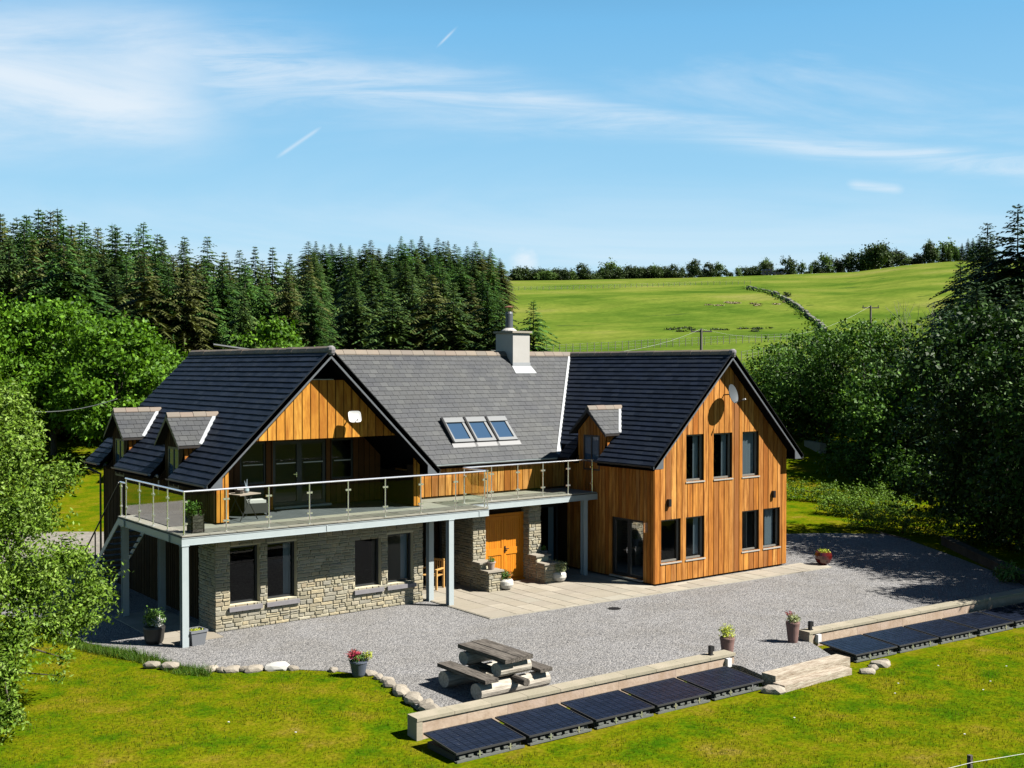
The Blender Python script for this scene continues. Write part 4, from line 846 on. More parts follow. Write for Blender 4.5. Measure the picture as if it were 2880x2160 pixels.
# ================================================================== FOLIAGE GENERATORS
def leafcloud(blobs, n, size, up=.35, shell=.75, asp=.5, seed=0):
    rng = np.random.RandomState(seed); B = np.array(blobs, float)   # x y z rx ry rz
    per = 13 if n > 1500 else 1; n_all = n; n = max(1, n // per)
    vol = (B[:, 3] * B[:, 4] + B[:, 4] * B[:, 5]) ; idx = rng.choice(len(B), n, p=vol / vol.sum())
    q = rng.normal(size=(n, 3)); q /= np.linalg.norm(q, axis=1)[:, None]; ph = rng.uniform(0, 6, (len(B), 3))[idx]
    lump = 1 + .16 * np.sin(q[:, 0] * 5 + ph[:, 0]) + .16 * np.sin(q[:, 1] * 6 + ph[:, 1]) + .12 * np.sin(q[:, 2] * 7 + ph[:, 2])
    rr = (shell + (1 - shell) * rng.random(n)) * lump * np.where(rng.random(n) < .06, 1.12, 1); rr = np.where(rng.random(n) < .25, rng.random(n) ** .5 * rr, rr)
    c = B[idx, :3] + q * B[idx, 3:6] * rr[:, None]
    if per > 1:   # leaves grow in sprays round each twig end
        c = np.repeat(c, per, 0); q = np.repeat(q, per, 0); extra = n_all - len(c); c = np.concatenate([c, c[:extra]]); q = np.concatenate([q, q[:extra]]); n = n_all
        tw = np.repeat(rng.normal(size=(len(rr), 3)) * .5, per, 0); tw = np.concatenate([tw, tw[:extra]]); axd = q + tw; axd /= np.linalg.norm(axd, axis=1)[:, None]
        c = c + axd * (rng.uniform(-1.6, 1.9, n) * size * 1.35)[:, None] + rng.normal(size=(n, 3)) * size * np.array([.62, .62, .42])
    nv = q * .6 + rng.normal(size=(n, 3)) * .7 + np.array([0, 0, up]); nv /= np.linalg.norm(nv, axis=1)[:, None]
    a = np.cross(nv, rng.normal(size=(n, 3))); a /= np.linalg.norm(a, axis=1)[:, None]; b = np.cross(nv, a); s = size * rng.uniform(.6, 1.35, n)[:, None]
    a *= s; b *= s * asp
    V = np.stack([c - a * .5, c - b * .5, c + a * .5, c + b * .5], 1).reshape(-1, 3)
    return V
def quads(V): return np.arange(len(V)).reshape(-1, 4)
def limbs(base, tips, r0, bend=.15, seed=1, m='bark'):
    rnd = random.Random(seed); w = MB(); base = np.array(base, float)
    top = np.mean([t for t in tips], axis=0); h = top[2] - base[2]; trunk = [base + (np.array([top[0], top[1], top[2]]) - base) * t + np.array([rnd.uniform(-1, 1), rnd.uniform(-1, 1), 0]) * bend * t for t in (0, .25, .5, .75, 1)]
    for i in range(4): w.cyl(trunk[i], trunk[i + 1], r0 * (1 - .2 * i), r0 * (1 - .2 * (i + 1)), 8)
    for t in tips:
        t = np.array(t, float); s = trunk[rnd.choice([1, 1, 2, 2, 3])]; md = (s + t) / 2 + np.array([0, 0, .1 * np.linalg.norm(t - s)]); rb = r0 * .4; w.cyl(s, md, rb, rb * .6, 6); w.cyl(md, t, rb * .6, rb * .15, 5)
    return w
def tree(name, label, cat, base, blobs, n, size, lm, r0=.15, group=None, seed=0, bark='bark', asp=.5, up=.35, shell=.75):
    t = thing(name, label, cat, base, 0, group); b = np.array(blobs, float)
    npmesh('crown', leafcloud(b, n, size, seed=seed, asp=asp, up=up, shell=shell), quads(np.zeros((n * 4, 3))), M[lm], t)
    part(limbs((0, 0, -.3), [tuple(q[:3]) for q in b], r0, seed=seed), 'trunk', bark, t); return t
def autoblobs(H, Rr, n, seed, z0=.25, ztop=1., flat=.8, bs=1.):
    r = random.Random(seed); out = []
    for i in range(n):
        zz = H * (z0 + (ztop - z0) * (i + .5) / n); prof = math.sin(min(1, max(.05, (zz / H - z0 * .6) / (1 - z0 * .6))) * PI) ** .6; a = i * 2.4 + r.random(); rad = Rr * prof * r.uniform(.35, .75 if bs == 1 else .95); br = bs * Rr * r.uniform(.35, .55) * (.6 + .5 * prof)
        out.append((rad * math.cos(a), rad * math.sin(a), min(zz, H - br * flat), br, br, br * flat))
    return out
def spruce_mesh(H, Rm, seed, dens=1., z0=.0, sz=1.5):
    rng = np.random.RandomState(seed); T = []
    z = H * z0; lv = []
    while z < H * .985:
        f = 1 - z / H; L_ = Rm * 1.1 * (f ** .6) * (.5 + .5 * min(1, f * 5)) * (.8 if f < .15 else 1) * rng.uniform(.75, 1.2) + .1
        nb = int((6 + 6 * f) * dens); a0 = rng.uniform(0, 6)
        for k in range(nb):
            a = a0 + 2 * PI * k / nb + rng.uniform(-.25, .25); L2 = L_ * rng.uniform(.7, 1.2); dr = np.array([math.cos(a), math.sin(a), 0]); sd = np.array([-dr[1], dr[0], 0]); zz = z + rng.uniform(-.42, .42) * min(1, f * 4)
            ns = max(3, int(L2 * 3.6 * dens)); rise = rng.uniform(-.1, .3) + max(0, (.2 - f) * 5)
            for j in range(ns):
                t = (j + .6) / ns; p = dr * L2 * t + np.array([0, 0, zz + L2 * (rise * t - .45 * t * t)]); sl = sz * 1.12 * min(1, .38 + 3. * f) * (.32 + .3 * (1 - t)) * (.55 + .45 * min(1, f * 2.2)) * rng.uniform(.75, 1.3)
                for q in (-1, 1):
                    tip = p + (sd * q * .8 + dr * .55) * sl + np.array([0, 0, -sl * rng.uniform(.1, .55)]); w_ = sl * .3; e = dr * w_
                    T += [p - e, p + e + np.array([0, 0, .04]), tip]
            tip = dr * L2 * 1.06 + np.array([0, 0, zz + L2 * (rise - .42)]); p = dr * L2 * .72 + np.array([0, 0, zz + L2 * (rise * .7 - .2)]); T += [p - sd * .1, p + sd * .1, tip]
        z += (.40 + .24 * f) / dens ** .5
    top = np.array([0, 0, H]); 
    for k in range(3): a = k * 2.1; e = np.array([math.cos(a), math.sin(a), 0]) * .07; T += [e + Z * (H * .93), -e + Z * (H * .93), top]
    return np.array(T)
def spruce(H, Rm, seed, nm='needles', dens=1., label='', group=None, z0=.0, sz=1.5):
    t = thing('spruce_tree', label, 'spruce tree', (0, 0, 0), 0, group); V = spruce_mesh(H, Rm, seed, dens, z0, sz)
    npmesh('crown', V, np.arange(len(V)).reshape(-1, 3), M[nm], t); part(MB().cyl((0, 0, -.5), (0, 0, H * .95), H * .012, .02, 7), 'trunk', 'bark', t); return t
# ================================================================== SPRUCE WOODS
protos = [spruce(17, 4.3, 1, 'needles'), spruce(17, 3.9, 2, 'needles_green'), spruce(17, 4.5, 3, 'needles_brown'), spruce(17, 3.6, 4, 'needles'), spruce(17, 4.2, 5, 'needles_green'), spruce(17, 4.9, 6, 'needles'), spruce(17, 3.3, 7, 'needles_brown'), spruce(17, 4.6, 8, 'needles_green', .85)]
used = set()
def put(u, d, vtop, k=None, lab='', group='', wide=1., minh=3.):
    x, y, z = spot(u, d); zt_ = CAM[2] + (YH - vtop) / FPX * d; h = max(minh, zt_ - z); s = h / 17; k = random.choice([0, 1, 3, 4, 5, 7, 0, 1, 4, 5, 2, 6]) if k is None else k
    sc = (s * wide * random.uniform(.8, 1.25), s * wide * random.uniform(.8, 1.25), s); rz = random.uniform(0, 6.28)
    if k not in used: used.add(k); o = protos[k]; o.location = (x, y, z - .1); o.rotation_euler = (0, 0, rz); o.scale = sc; o['label'] = lab; o['group'] = group; return o
    return dup(protos[k], (x, y, z - .1), rz, sc, lab, group)
vl = lambda u: float(np.interp(u, [-300, 0, 50, 130, 200, 330, 450, 560, 700, 800, 870, 950], [545, 572, 560, 572, 592, 612, 640, 668, 690, 700, 715, 720]))
lw = 'tall dark spruce standing in the wood left of the house'
for d, du, lo in ((84, 72, 100), (91, 66, 55), (99, 60, 22), (108, 56, 4), (118, 48, 0)):
    u = -220 + random.uniform(0, 60)
    while u < 905:
        if not (d < 90 and u > 700): put(u, d + random.uniform(-4, 4), vl(u) + lo * random.uniform(.5, 1.3) + random.uniform(-16, 32) + (30 if random.random() < .3 else 0), None, lw if lo < 60 else 'spruce at the front edge of the left wood', 'spruces in the wood left of the house', 1.05)
        u += du * random.uniform(.75, 1.25)
vm = lambda u: float(np.interp(u, [860, 900, 980, 1080, 1150, 1250, 1350, 1430], [668, 662, 674, 672, 662, 668, 678, 696]))
for d, du, lo in ((150, 50, 75), (175, 42, 48), (205, 34, 20), (245, 26, 4)):
    u = 868 + random.uniform(0, 20)
    while u < 1436 - (20 if d > 200 else 45):
        if d < 230 and 898 < u < 985: u = 985 + random.uniform(0, 10); continue
        put(u, d + random.uniform(-8, 8), vm(u) + lo * random.uniform(.6, 1.3) + random.uniform(-12, 30), None, 'dark spruce in the distant wood behind the middle of the roof', 'spruces in the distant middle wood', 1.2)
        u += du * random.uniform(.75, 1.25)
for u, d, v in ((905, 108, 830), (1000, 92, 775), (1045, 98, 790), (1105, 88, 800), (1160, 94, 770), (1215, 90, 765), (1275, 86, 790), (1325, 92, 770), (1372, 88, 795), (1075, 105, 760), (1245, 104, 750), (985, 104, 800)):
    if u != 905: put(u, d, v + random.uniform(-8, 8), None, 'spruce of the nearer clump right behind the grey slate roof', 'spruces in the clump behind the grey roof', 1.25)
put(1412, 84, 838, 0, 'small spruce left of the chimney', 'small spruces beside the chimney', 1.3, 5)
put(1500, 78, 838, 1, 'pointed green spruce right of the chimney', 'small spruces beside the chimney', 1.45, 5)
# right hand spruces
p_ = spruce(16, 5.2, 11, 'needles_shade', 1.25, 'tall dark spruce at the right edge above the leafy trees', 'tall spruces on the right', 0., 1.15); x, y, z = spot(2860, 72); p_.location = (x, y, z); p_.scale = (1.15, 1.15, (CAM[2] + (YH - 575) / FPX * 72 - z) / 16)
for u, d, v, s, lab in ((2700, 80, 735, .8, 'shorter dark spruce at the left end of the right hand group'), (2660, 70, 850, .7, 'lowest dark spruce of the right hand group behind the dead tree'), (2775, 88, 625, 1.0, 'dark spruce standing left of the tallest right hand spruce'), (2745, 66, 790, 1.2, 'lower dark spruce behind the bare dead tree'), (2960, 70, 560, 1.2, 'tall spruce cut by the right edge of the view'), (2840, 62, 800, 1.2, 'dark spruce rising behind the right leafy tree')):
    x, y, z = spot(u, d); dup(p_, (x, y, z), random.uniform(0, 6), (s, s, (CAM[2] + (YH - v) / FPX * d - z) / 16), lab, 'tall spruces on the right')
# ================================================================== BROADLEAVED TREES
def bl(u, v, d, r, ry=None, rz=None, base=None):   # a leaf mass at its own place and real size
    p = at_d(u, v, d) - np.array(base); return (p[0], p[1], p[2], r, ry or r, rz or r)
# left foreground willow-like tree
b0 = at_d(-330, 1900, 22.5); b0[2] = gz(b0[0], b0[1])
BL = [(-60, 1165, 24, .8), (25, 1120, 24.5, .4), (50, 1215, 24, .5), (10, 1290, 23.5, .8), (-150, 1350, 23, 1.2), (110, 1370, 23.8, .5), (175, 1345, 24.2, .4), (40, 1450, 23, .75), (110, 1460, 24, .45), (175, 1575, 23.6, .5), (265, 1650, 24, .48), (100, 1640, 23, .75), (215, 1730, 23.5, .5), (-60, 1640, 22.5, 1.1), (40, 1790, 22.4, .55), (225, 1565, 24, .28), (150, 1760, 23, .42), (-80, 1850, 22, .8), (10, 1900, 21.8, .42), (30, 2000, 21.4, .24), (-50, 2030, 21.2, .5), (180, 1850, 22.6, .13), (165, 1900, 22.4, .12)]
tree('broadleaf_tree', 'small leaved green tree cut by the left edge in the foreground', 'tree', b0, [bl(u, v, d, r, base=b0) for u, v, d, r in BL], 80000, .09, 'leaf_left', .13, seed=5, asp=.45, up=.3, shell=.25)
# lime green trees in front of the left wood
for i, (u, d, v, Rr, lab) in enumerate(((-60, 70, 830, 5.2, 'bright green leafy tree at the left edge below the spruces'), (150, 72, 850, 5.0, 'bright green leafy tree left of the far roof corner'), (330, 68, 905, 4.0, 'lime green leafy tree standing nearest the left roof slope'), (420, 76, 960, 3.2, 'pale green leafy tree half hidden by the left roof edge'), (780, 74, 905, 3.0, 'small green broadleaf tree at the foot of the spruces behind the ridge'))):
    x, y, z = spot(u, d); H = CAM[2] + (YH - v) / FPX * d - z
    tree('broadleaf_tree', lab, 'tree', (x, y, z), autoblobs(H, Rr, 30 if i < 3 else 18, i + 20, z0=.2, flat=.6, bs=.6), 24000 if i < 3 else 11000, .27, 'leaf_lime', .22, 'bright green trees on the left', seed=30 + i, asp=.6)
# right hand trees
RT = [((2330, 78, 925, 5.8), 'dark green leafy tree just right of the right gable'), ((2450, 72, 905, 4.6), 'leafy tree with lit upper leaves left of the bare dead tree'), ((2250, 80, 1010, 4.0), 'rounded dark tree touching the right roof edge'), ((2590, 64, 1020, 4.2), 'leafy tree below the bare dead tree'), ((2735, 70, 985, 4.6), 'leafy tree right of the bare dead tree'), ((2860, 66, 940, 4.6), 'leafy tree with bright top below the tall conifers')]
for i, ((u, d, v, Rr), lab) in enumerate(RT):
    x, y, z = spot(u, d); H = CAM[2] + (YH - v) / FPX * d - z
    tree('broadleaf_tree', lab, 'tree', (x, y, z), autoblobs(H, Rr, 26, i + 50, z0=.14, bs=.66), 22000, .22, 'leaf_right', .2, 'leafy trees right of the house', seed=60 + i, asp=.55)
for i, (x, y, H, Rr, lab) in enumerate(((32.6, -3.2, 9.6, 3.9, 'big dark leafy tree at the right edge shading the gravel'), (30.9, -7.4, 9.6, 3.8, 'dark leafy tree cut by the right edge beside the wall'), (29.8, -11.0, 10., 3.6, 'leafy tree just outside the right edge of the view'), (26.6, -13.8, 9.4, 2.6, 'high crowned tree outside the view beside the right solar panels'), (43.5, -4., 9.4, 3.8, 'dark leafy tree behind the big one at the right edge'))):
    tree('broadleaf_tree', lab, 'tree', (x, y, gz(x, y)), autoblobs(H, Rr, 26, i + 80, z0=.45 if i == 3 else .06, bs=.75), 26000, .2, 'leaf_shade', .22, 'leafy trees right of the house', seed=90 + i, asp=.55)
# bare dead tree
x, y, z = spot(2600, 72); t = thing('dead_tree', 'bare dead tree with pale branches between the right hand trees', 'dead tree', (x, y, z)); w = MB(); rnd = random.Random(3)
def branch(p, d, l, r, k):
    q = p + d * l; w.cyl(p, q, r, r * .65, 5, False)
    if k == 0: return
    for i in range(3 if k > 2 else 2):
        nd = d + np.array([rnd.uniform(-.7, .7), rnd.uniform(-.7, .7), rnd.uniform(-.15, .35)]); nd /= np.linalg.norm(nd); branch(q, nd, l * rnd.uniform(.62, .85), r * .62, k - 1)
for a in ((0, 0), (-.3, .2), (.35, -.1)): branch(np.array([a[0], a[1], 3.2]), np.array([a[0] * .6, a[1] * .6, 1.]), 2.2, .055, 4)
w.cyl((0, 0, 0), (0, 0, 3.3), .14, .1, 7)
part(w, 'branches', 'palebark', t)
# brown bush behind ridge
x, y, z = spot(958, 66); t = thing('bare_bush', 'pale brown twiggy bush peeping over the ridge by the finial', 'bush', (x, y, z)); w = MB()
for i in range(70): a = rnd.uniform(0, 6.3); e = rnd.uniform(.0, .45); w.cyl((0, 0, 4.2), (math.cos(a) * 2 * e * 1.6, math.sin(a) * 2 * e * 1.6, 4.4 + rnd.uniform(1.2, 3.0) * (1 - e * .6)), .025, .006, 4, False)
w.cyl((0, 0, 0), (0, 0, 4.3), .12, .08, 6); part(w, 'twigs', 'twig', t)
# hedge: three rounded shrubs
for i, (u, v, d, L_, lab) in enumerate(((2330, 1375, 57, 2.4, 'clipped hedge shrub nearest the gable, first of the row'), (2430, 1418, 52.5, 1.7, 'middle clipped hedge shrub on the right lawn strip'), (2540, 1452, 48.5, 1.9, 'clipped hedge shrub farthest right beside the dark trees'))):
    p = at_d(u, v, d); p[2] = gz(p[0], p[1]); du = np.array([-.35, .94, 0]); blob = [(du[0] * L_ * s, du[1] * L_ * s, .5, .55, .55, .5) for s in (-1, -.6, -.2, .2, .6, 1)]
    t = thing('hedge_shrub', lab, 'hedge', p, 0, 'low hedge on the right lawn strip'); npmesh('foliage', leafcloud(blob, 6000, .1, seed=i, shell=.8), quads(np.zeros((24000, 3))), M['hedgeleaf'], t); part(limbs((0, 0, 0), [b[:3] for b in blob], .05, seed=i), 'stems', 'bark', t)
# crest trees
cp = []
for i in range(5):
    r_ = random.Random(300 + i); nb = r_.choice([5, 7, 9, 11]); bl_ = [(r_.uniform(-2.6, 2.6), r_.uniform(-1.5, 1.5), r_.uniform(2.0, 6.6), r_.uniform(.9, 1.9), r_.uniform(.9, 1.7), r_.uniform(.8, 1.5)) for _ in range(nb)] + [(0, 0, 2.5, 2.4, 1.6, 1.6), (r_.uniform(-.8, .8), 0, 5.2, 1.6, 1.4, 1.9)]
    t = thing('hilltop_tree', '', 'tree', (0, 0, 0), 0, ''); npmesh('crown', leafcloud(bl_, 1700, .6, seed=200 + i, asp=.7, shell=.3), quads(np.zeros((6800, 3))), M['leaf_far'] if i < 3 else M['leaf_pale'], t); part(MB().cyl((0, 0, -.5), (0, 0, 5), .2, .1, 6), 'trunk', 'bark', t); cp.append(t)
cu = [False] * 5
def crest(u, d, h, k, lab, group, wide=1., sink=.3):
    x, y, z = spot(u, d); s = h / 8; sc = (s * wide, s * wide, s)
    if not cu[k]: cu[k] = True; o = cp[k]; o.location = (x, y, z - sink); o.scale = sc; o['label'] = lab; o['group'] = group
    else: dup(cp[k], (x, y, z - sink), random.uniform(0, 6), sc, lab, group)
for row, dd_ in ((0, 452), (1, 464)):
    u = 1440 + row * 12
    while u < 1900: crest(u, dd_ + random.uniform(-4, 6), random.uniform(4.0, 7.4), random.choice([0, 1, 2, 0, 1, 3] if row == 0 else [0, 1, 2]), 'tree in the dense shelter belt along the hilltop left of centre', 'shelter belt trees on the hill crest', random.uniform(.9, 1.5), random.uniform(.2, 1.2)); u += random.uniform(12, 30)
u = 1900
while u < 2690:
    h = random.uniform(3.2, 8.) + (u > 2380) * 2; crest(u, 450 + random.uniform(-6, 8), h, random.choice([0, 1, 2, 3, 4]), 'separate tree on the skyline right of centre', 'scattered trees on the right skyline', random.uniform(.6, 1.3), random.uniform(.1, .9)); u += random.choice([8, 12, 16, 22, 34]) * random.uniform(.8, 1.3)
crest(2462, 440, 11, 0, 'wide round dark tree on the right skyline', 'scattered trees on the right skyline', 1.3); crest(1722, 466, 10, 3, 'pale green tree rising above the hilltop shelter belt', 'shelter belt trees on the hill crest', 1.0)
u = 1450
while u < 2650:
    crest(u, 458 + random.uniform(-3, 8), random.uniform(2.4, 4.2), random.choice([0, 1, 2, 1, 4]), 'low bushy tree in the hilltop hedge line', 'low bushes along the hill crest', random.uniform(1.3, 2.2), .4); u += random.uniform(10, 22) if u < 2000 else random.uniform(14, 42)
for i in range(9): put(2655 + i * 16 + random.uniform(-5, 5), 430 - i * 5, 690 - i * 4 + random.uniform(-10, 12), None, 'spruce on the knoll at the right skyline', 'spruces on the right hand knoll', 1.1)
# ================================================================== THINGS IN THE YARD
def V3(*a): return np.array(a, float)
# picnic table of half logs
t = thing('picnic_table', 'weathered grey log picnic table with two attached benches on the gravel', 'picnic table', (4.18, -7.6, 0))
w = MB().box(-.385, -.01, -.9, .88, .76, .85).box(.01, .385, -.88, .9, .765, .855); part(w, 'table_top', 'greywood', t)
for x0, x1 in ((-.93, -.58), (.56, .9)): part(MB().box(x0, x1, -.92, .9, .42, .5), 'bench_seat', 'greywood', t)
def logx(mb, x0, x1, y, z, r, flat=.84): # log along x
    n = 14; P = []
    for x in (x0, x1):
        for i in range(n): a = 2 * PI * i / n; P.append((x, y + r * math.cos(a) * 1.0, z + r * math.sin(a) * flat))
    return mb.add(P, [(i, (i + 1) % n, n + (i + 1) % n, n + i) for i in range(n)] + [tuple(range(n - 1, -1, -1)), tuple(range(n, 2 * n))])
for y_ in (-.62, .62):
    part(logx(MB(), -.95, .93, y_, .2, .21), 'support_log', 'palelog', t); part(logx(MB(), -.42, .42, y_, .58, .18), 'support_log', 'palelog', t)
part(MB().cyl((-.0, -1.15, .36), (0, 1.1, .36), .085, n=12), 'stretcher_pole', 'greywood', t)
def foliage(mb_parent, blobs, n, size, m, seed=0, name='foliage', asp=.5, up=.4, shell=.5): return npmesh(name, leafcloud(blobs, n, size, seed=seed, asp=asp, up=up, shell=shell), quads(np.zeros((n * 4, 3))), M[m], mb_parent)
def pot(name, label, loc, prof, m, blobs, n, size, lm, seed, group='potted plants', extra=None, cat='plant pot', asp=.5):
    t = thing(name, label, cat, loc, 0, group); part(MB().lathe(prof, n=24), 'pot', m, t, smooth=False); zt_ = prof[-1][1]; part(MB().cyl((0, 0, zt_ - .05), (0, 0, zt_ - .015), prof[-1][0] * .93, n=20), 'soil', 'soil', t)
    foliage(t, blobs, n, size, lm, seed, asp=asp)
    if extra: foliage(t, extra[0], extra[1], extra[2], extra[3], seed + 1, 'flowers')
    return t
bowl = [(.10, 0), (.2, .06), (.25, .16), (.245, .27), (.2, .33)]; cone = [(.13, 0), (.15, .1), (.19, .38), (.205, .40), (.2, .43)]; tall = [(.12, 0), (.13, .05), (.17, .42), (.185, .5), (.18, .52)]
pot('flower_pot', 'round white ceramic bowl with green and rust coloured plants by the left pier', (10.95, .95, .036), bowl, 'ceramic', [(0, 0, .45, .2, .2, .18), (-.12, .02, .5, .13, .13, .15)], 500, .07, 'potleaf', 1, extra=([(.1, -.02, .48, .15, .15, .12)], 250, .05, 'rustleaf'))
pot('flower_pot', 'round white ceramic bowl with pale spiky plant by the right pier', (13.12, .92, .036), bowl, 'ceramic', [(0, 0, .5, .28, .28, .22)], 600, .1, 'paleleaf', 3, asp=.25)
sm = [(.09, 0), (.1, .05), (.125, .2), (.14, .22), (.135, .25)]
pot('flower_pot', 'small pale clay pot with dark green plant on the left pier step', (10.5, 1.12, .69), sm, 'claypot', [(0, 0, .3, .13, .13, .1)], 220, .05, 'potleaf', 5)
pot('flower_pot', 'small grey pot with seedling standing in shade on the right pier', (13.15, 1.75, .9 - .2), sm, 'greypot', [(0, 0, .32, .09, .09, .13)], 110, .06, 'potleaf', 6, extra=([(.03, 0, .33, .08, .08, .1)], 40, .04, 'rustleaf'))
M['dummy'] = M['soil']
part(MB().box(-.18, .18, -.18, .18, -.66, 0), 'pedestal', 'stone', bpy.data.objects[[o.name for o in COL.objects if o.get('label', '').startswith('small grey pot with seedling')][0]])
pot('flower_pot', 'blue grey bucket pot of pink heather and yellow leaves at the gravel edge', (2.25, -4.95, 0), [(.13, 0), (.15, .04), (.2, .3), (.215, .32), (.21, .35)], 'bluepot', [(0, 0, .42, .2, .2, .1)], 300, .06, 'potleaf', 7, extra=([(-.1, .05, .5, .2, .18, .12)], 420, .05, 'pinkleaf'))
foliage([o for o in COL.objects if o.get('label', '').startswith('blue grey bucket')][0], [(.17, -.12, .47, .12, .12, .1)], 200, .05, 'yellowleaf', 9, 'yellow_leaves')
pot('flower_pot', 'dark round pot with white flowers beside the balcony corner post', (-.38, .95, 0), [(.2, 0), (.24, .1), (.27, .36), (.28, .4), (.27, .44)], 'darkpot', [(0, .02, .65, .27, .27, .25)], 800, .07, 'potleaf', 11, extra=([(.05, -.12, .58, .16, .14, .17)], 450, .05, 'whiteleaf'))
t = thing('planter_box', 'square tapered grey planter next to the front balcony post', 'planter', (.42, .2, 0), .1, 'potted plants')
w = MB().add([(-.17, -.17, 0), (.17, -.17, 0), (.17, .17, 0), (-.17, .17, 0), (-.22, -.22, .36), (.22, -.22, .36), (.22, .22, .36), (-.22, .22, .36)], [(0, 3, 2, 1), (0, 1, 5, 4), (1, 2, 6, 5), (2, 3, 7, 6), (3, 0, 4, 7)]); w.box(-.235, .235, -.235, -.2, .33, .39).box(-.235, .235, .2, .235, .33, .39).box(-.235, -.2, -.2, .2, .33, .39).box(.2, .235, -.2, .2, .33, .39); part(w, 'box', 'greypot', t)
part(MB().box(-.2, .2, -.2, .2, .3, .335), 'soil', 'soil', t); foliage(t, [(0, 0, .36, .18, .18, .05)], 200, .05, 'yellowleaf', 13)
pot('flower_pot', 'tall terracotta pot with trailing plant behind the right end of the left wall', (10.15, -9.05, 0), tall, 'terracotta', [(0, 0, .66, .2, .2, .2)], 420, .07, 'yellowleaf', 15, asp=.3)
pot('flower_pot', 'tall terracotta pot with pale plant at the left end of the right wall', (12.75, -8.95, 0), tall, 'terracotta', [(0, 0, .6, .2, .2, .14)], 380, .06, 'paleleaf', 17, extra=([(-.08, .05, .74, .12, .12, .08)], 90, .045, 'pinkleaf'))
pot('flower_pot', 'glossy dark red round pot standing alone on the end of the paving', (22.75, -2.3, .03), [(.14, 0), (.24, .08), (.3, .22), (.31, .34), (.27, .45)], 'redglaze', [(0, 0, .47, .2, .2, .09)], 260, .06, 'yellowleaf', 19)
# plant by the right low wall
t = thing('garden_plant', 'strappy leaved plant at the foot of the shaded right wall', 'plant', (24.9, -8.0, 0)); foliage(t, [(0, 0, .3, .5, .5, .35)], 260, .3, 'potleaf', 21, asp=.15); foliage(t, [(0, 0, .2, .3, .3, .2)], 120, .25, 'paleleaf', 22, 'inner_leaves', asp=.15)
# low boundary wall on the right
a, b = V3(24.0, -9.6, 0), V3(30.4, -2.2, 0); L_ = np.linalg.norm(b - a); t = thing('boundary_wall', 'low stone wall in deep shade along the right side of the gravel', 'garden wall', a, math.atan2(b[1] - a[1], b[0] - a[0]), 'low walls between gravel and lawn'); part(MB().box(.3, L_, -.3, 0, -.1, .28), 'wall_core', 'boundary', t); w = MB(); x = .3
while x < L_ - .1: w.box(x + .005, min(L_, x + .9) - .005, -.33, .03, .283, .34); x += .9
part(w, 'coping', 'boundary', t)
# teak bench
t = thing('wooden_bench', 'orange teak garden chair with slatted back seen between the steel posts', 'garden seat', (9.2, 2.55, .036), math.radians(-62)); 
for x_ in (-.3, .3):
    for y_, z_ in ((-.25, .62), (.22, .9)): part(MB().box(x_ - .03, x_ + .03, y_ - .03, y_ + .03, 0, z_), 'leg', 'teak', t)
    part(MB().box(x_ - .04, x_ + .04, -.3, .22, .62, .655), 'armrest', 'teak', t)
w = MB()
for k in range(6): w.box(-.3, .3, -.26 + k * .08, -.2 + k * .08, .42, .445)
part(w, 'seat', 'teak', t); w = MB().box(-.33, .33, .195, .245, .86, .93).box(-.3, .3, .2, .24, .5, .55)
for k in range(7): w.box(-.26 + k * .08, -.225 + k * .08, .21, .23, .55, .86)
part(w, 'backrest', 'teak', t)
# balcony furniture
t = thing('bistro_table', 'small pale topped table on the balcony by the left pillar', 'table', (2.52, 2.0, 2.835), .3); part(MB().box(-.38, .38, -.33, .33, .71, .735), 'table_top', 'claypot', t)
for a, b in (((-.33, -.28), (.3, -.28)), ((-.33, .28), (.3, .28))):
    part(MB().cyl((a[0], a[1], 0), (b[0] - .2, b[1], .71), .014).cyl((b[0], b[1], 0), (a[0] + .2, a[1], .71), .014), 'folding_leg', 'black', t)
t = thing('table_basket', 'basket with folded cloths on the balcony table', 'basket', (2.4, 1.95, 3.572)); part(MB().lathe([(.1, 0), (.14, .1), (.14, .12)], n=14), 'basket_body', 'greywood', t); part(MB().box(-.09, .1, -.07, .08, .1, .15), 'cloth', 'blind', t)
t = thing('glass_vase', 'clear glass vase with bluish stems on the balcony table', 'vase', (2.66, 2.05, 3.572)); part(MB().lathe([(.05, 0), (.08, .06), (.06, .16), (.045, .18)], n=14), 'vase_body', mat('pale_blue_glass', (.35, .45, .48), .1), t); part(MB().cyl((0, 0, .1), (-.06, 0, .34), .02, .005, 6).cyl((0, 0, .1), (.03, .02, .38), .02, .005, 6), 'stems', 'curtain', t)
t = thing('balcony_chair', 'dark woven armchair with pale cushion on the balcony', 'chair', (3.25, 2.75, 2.835), -.25); part(MB().box(-.3, .3, -.3, .28, .08, .36), 'seat_base', 'tray', t); part(MB().box(-.3, .3, .28, .36, .08, .78), 'backrest', 'tray', t); part(MB().box(-.36, -.3, -.3, .36, .08, .56), 'armrest', 'tray', t); part(MB().box(.3, .36, -.3, .36, .08, .56), 'armrest', 'tray', t); part(MB().box(-.27, .27, -.27, .26, .362, .45), 'cushion', 'blind', t)
for a, b in ((-.3, -.25), (.3, -.25), (-.3, .3), (.3, .3)): part(MB().box(a - .02, a + .02, b - .02, b + .02, 0, .08), 'leg', 'black', t)
t = thing('planter_box', 'slatted timber planter with dark straggly shrub on the balcony corner', 'planter', (.55, .48, 2.835), 0, 'potted plants'); w = MB()
for k in range(5): w.box(-.17, .17, -.17, -.15, .02 + k * .085, .095 + k * .085).box(-.17, .17, .15, .17, .02 + k * .085, .095 + k * .085).box(-.17, -.15, -.15, .15, .02 + k * .085, .095 + k * .085).box(.15, .17, -.15, .15, .02 + k * .085, .095 + k * .085)
for a in (-.17, .14):
    for b in (-.17, .14): w.box(a, a + .03, b, b + .03, 0, .46)
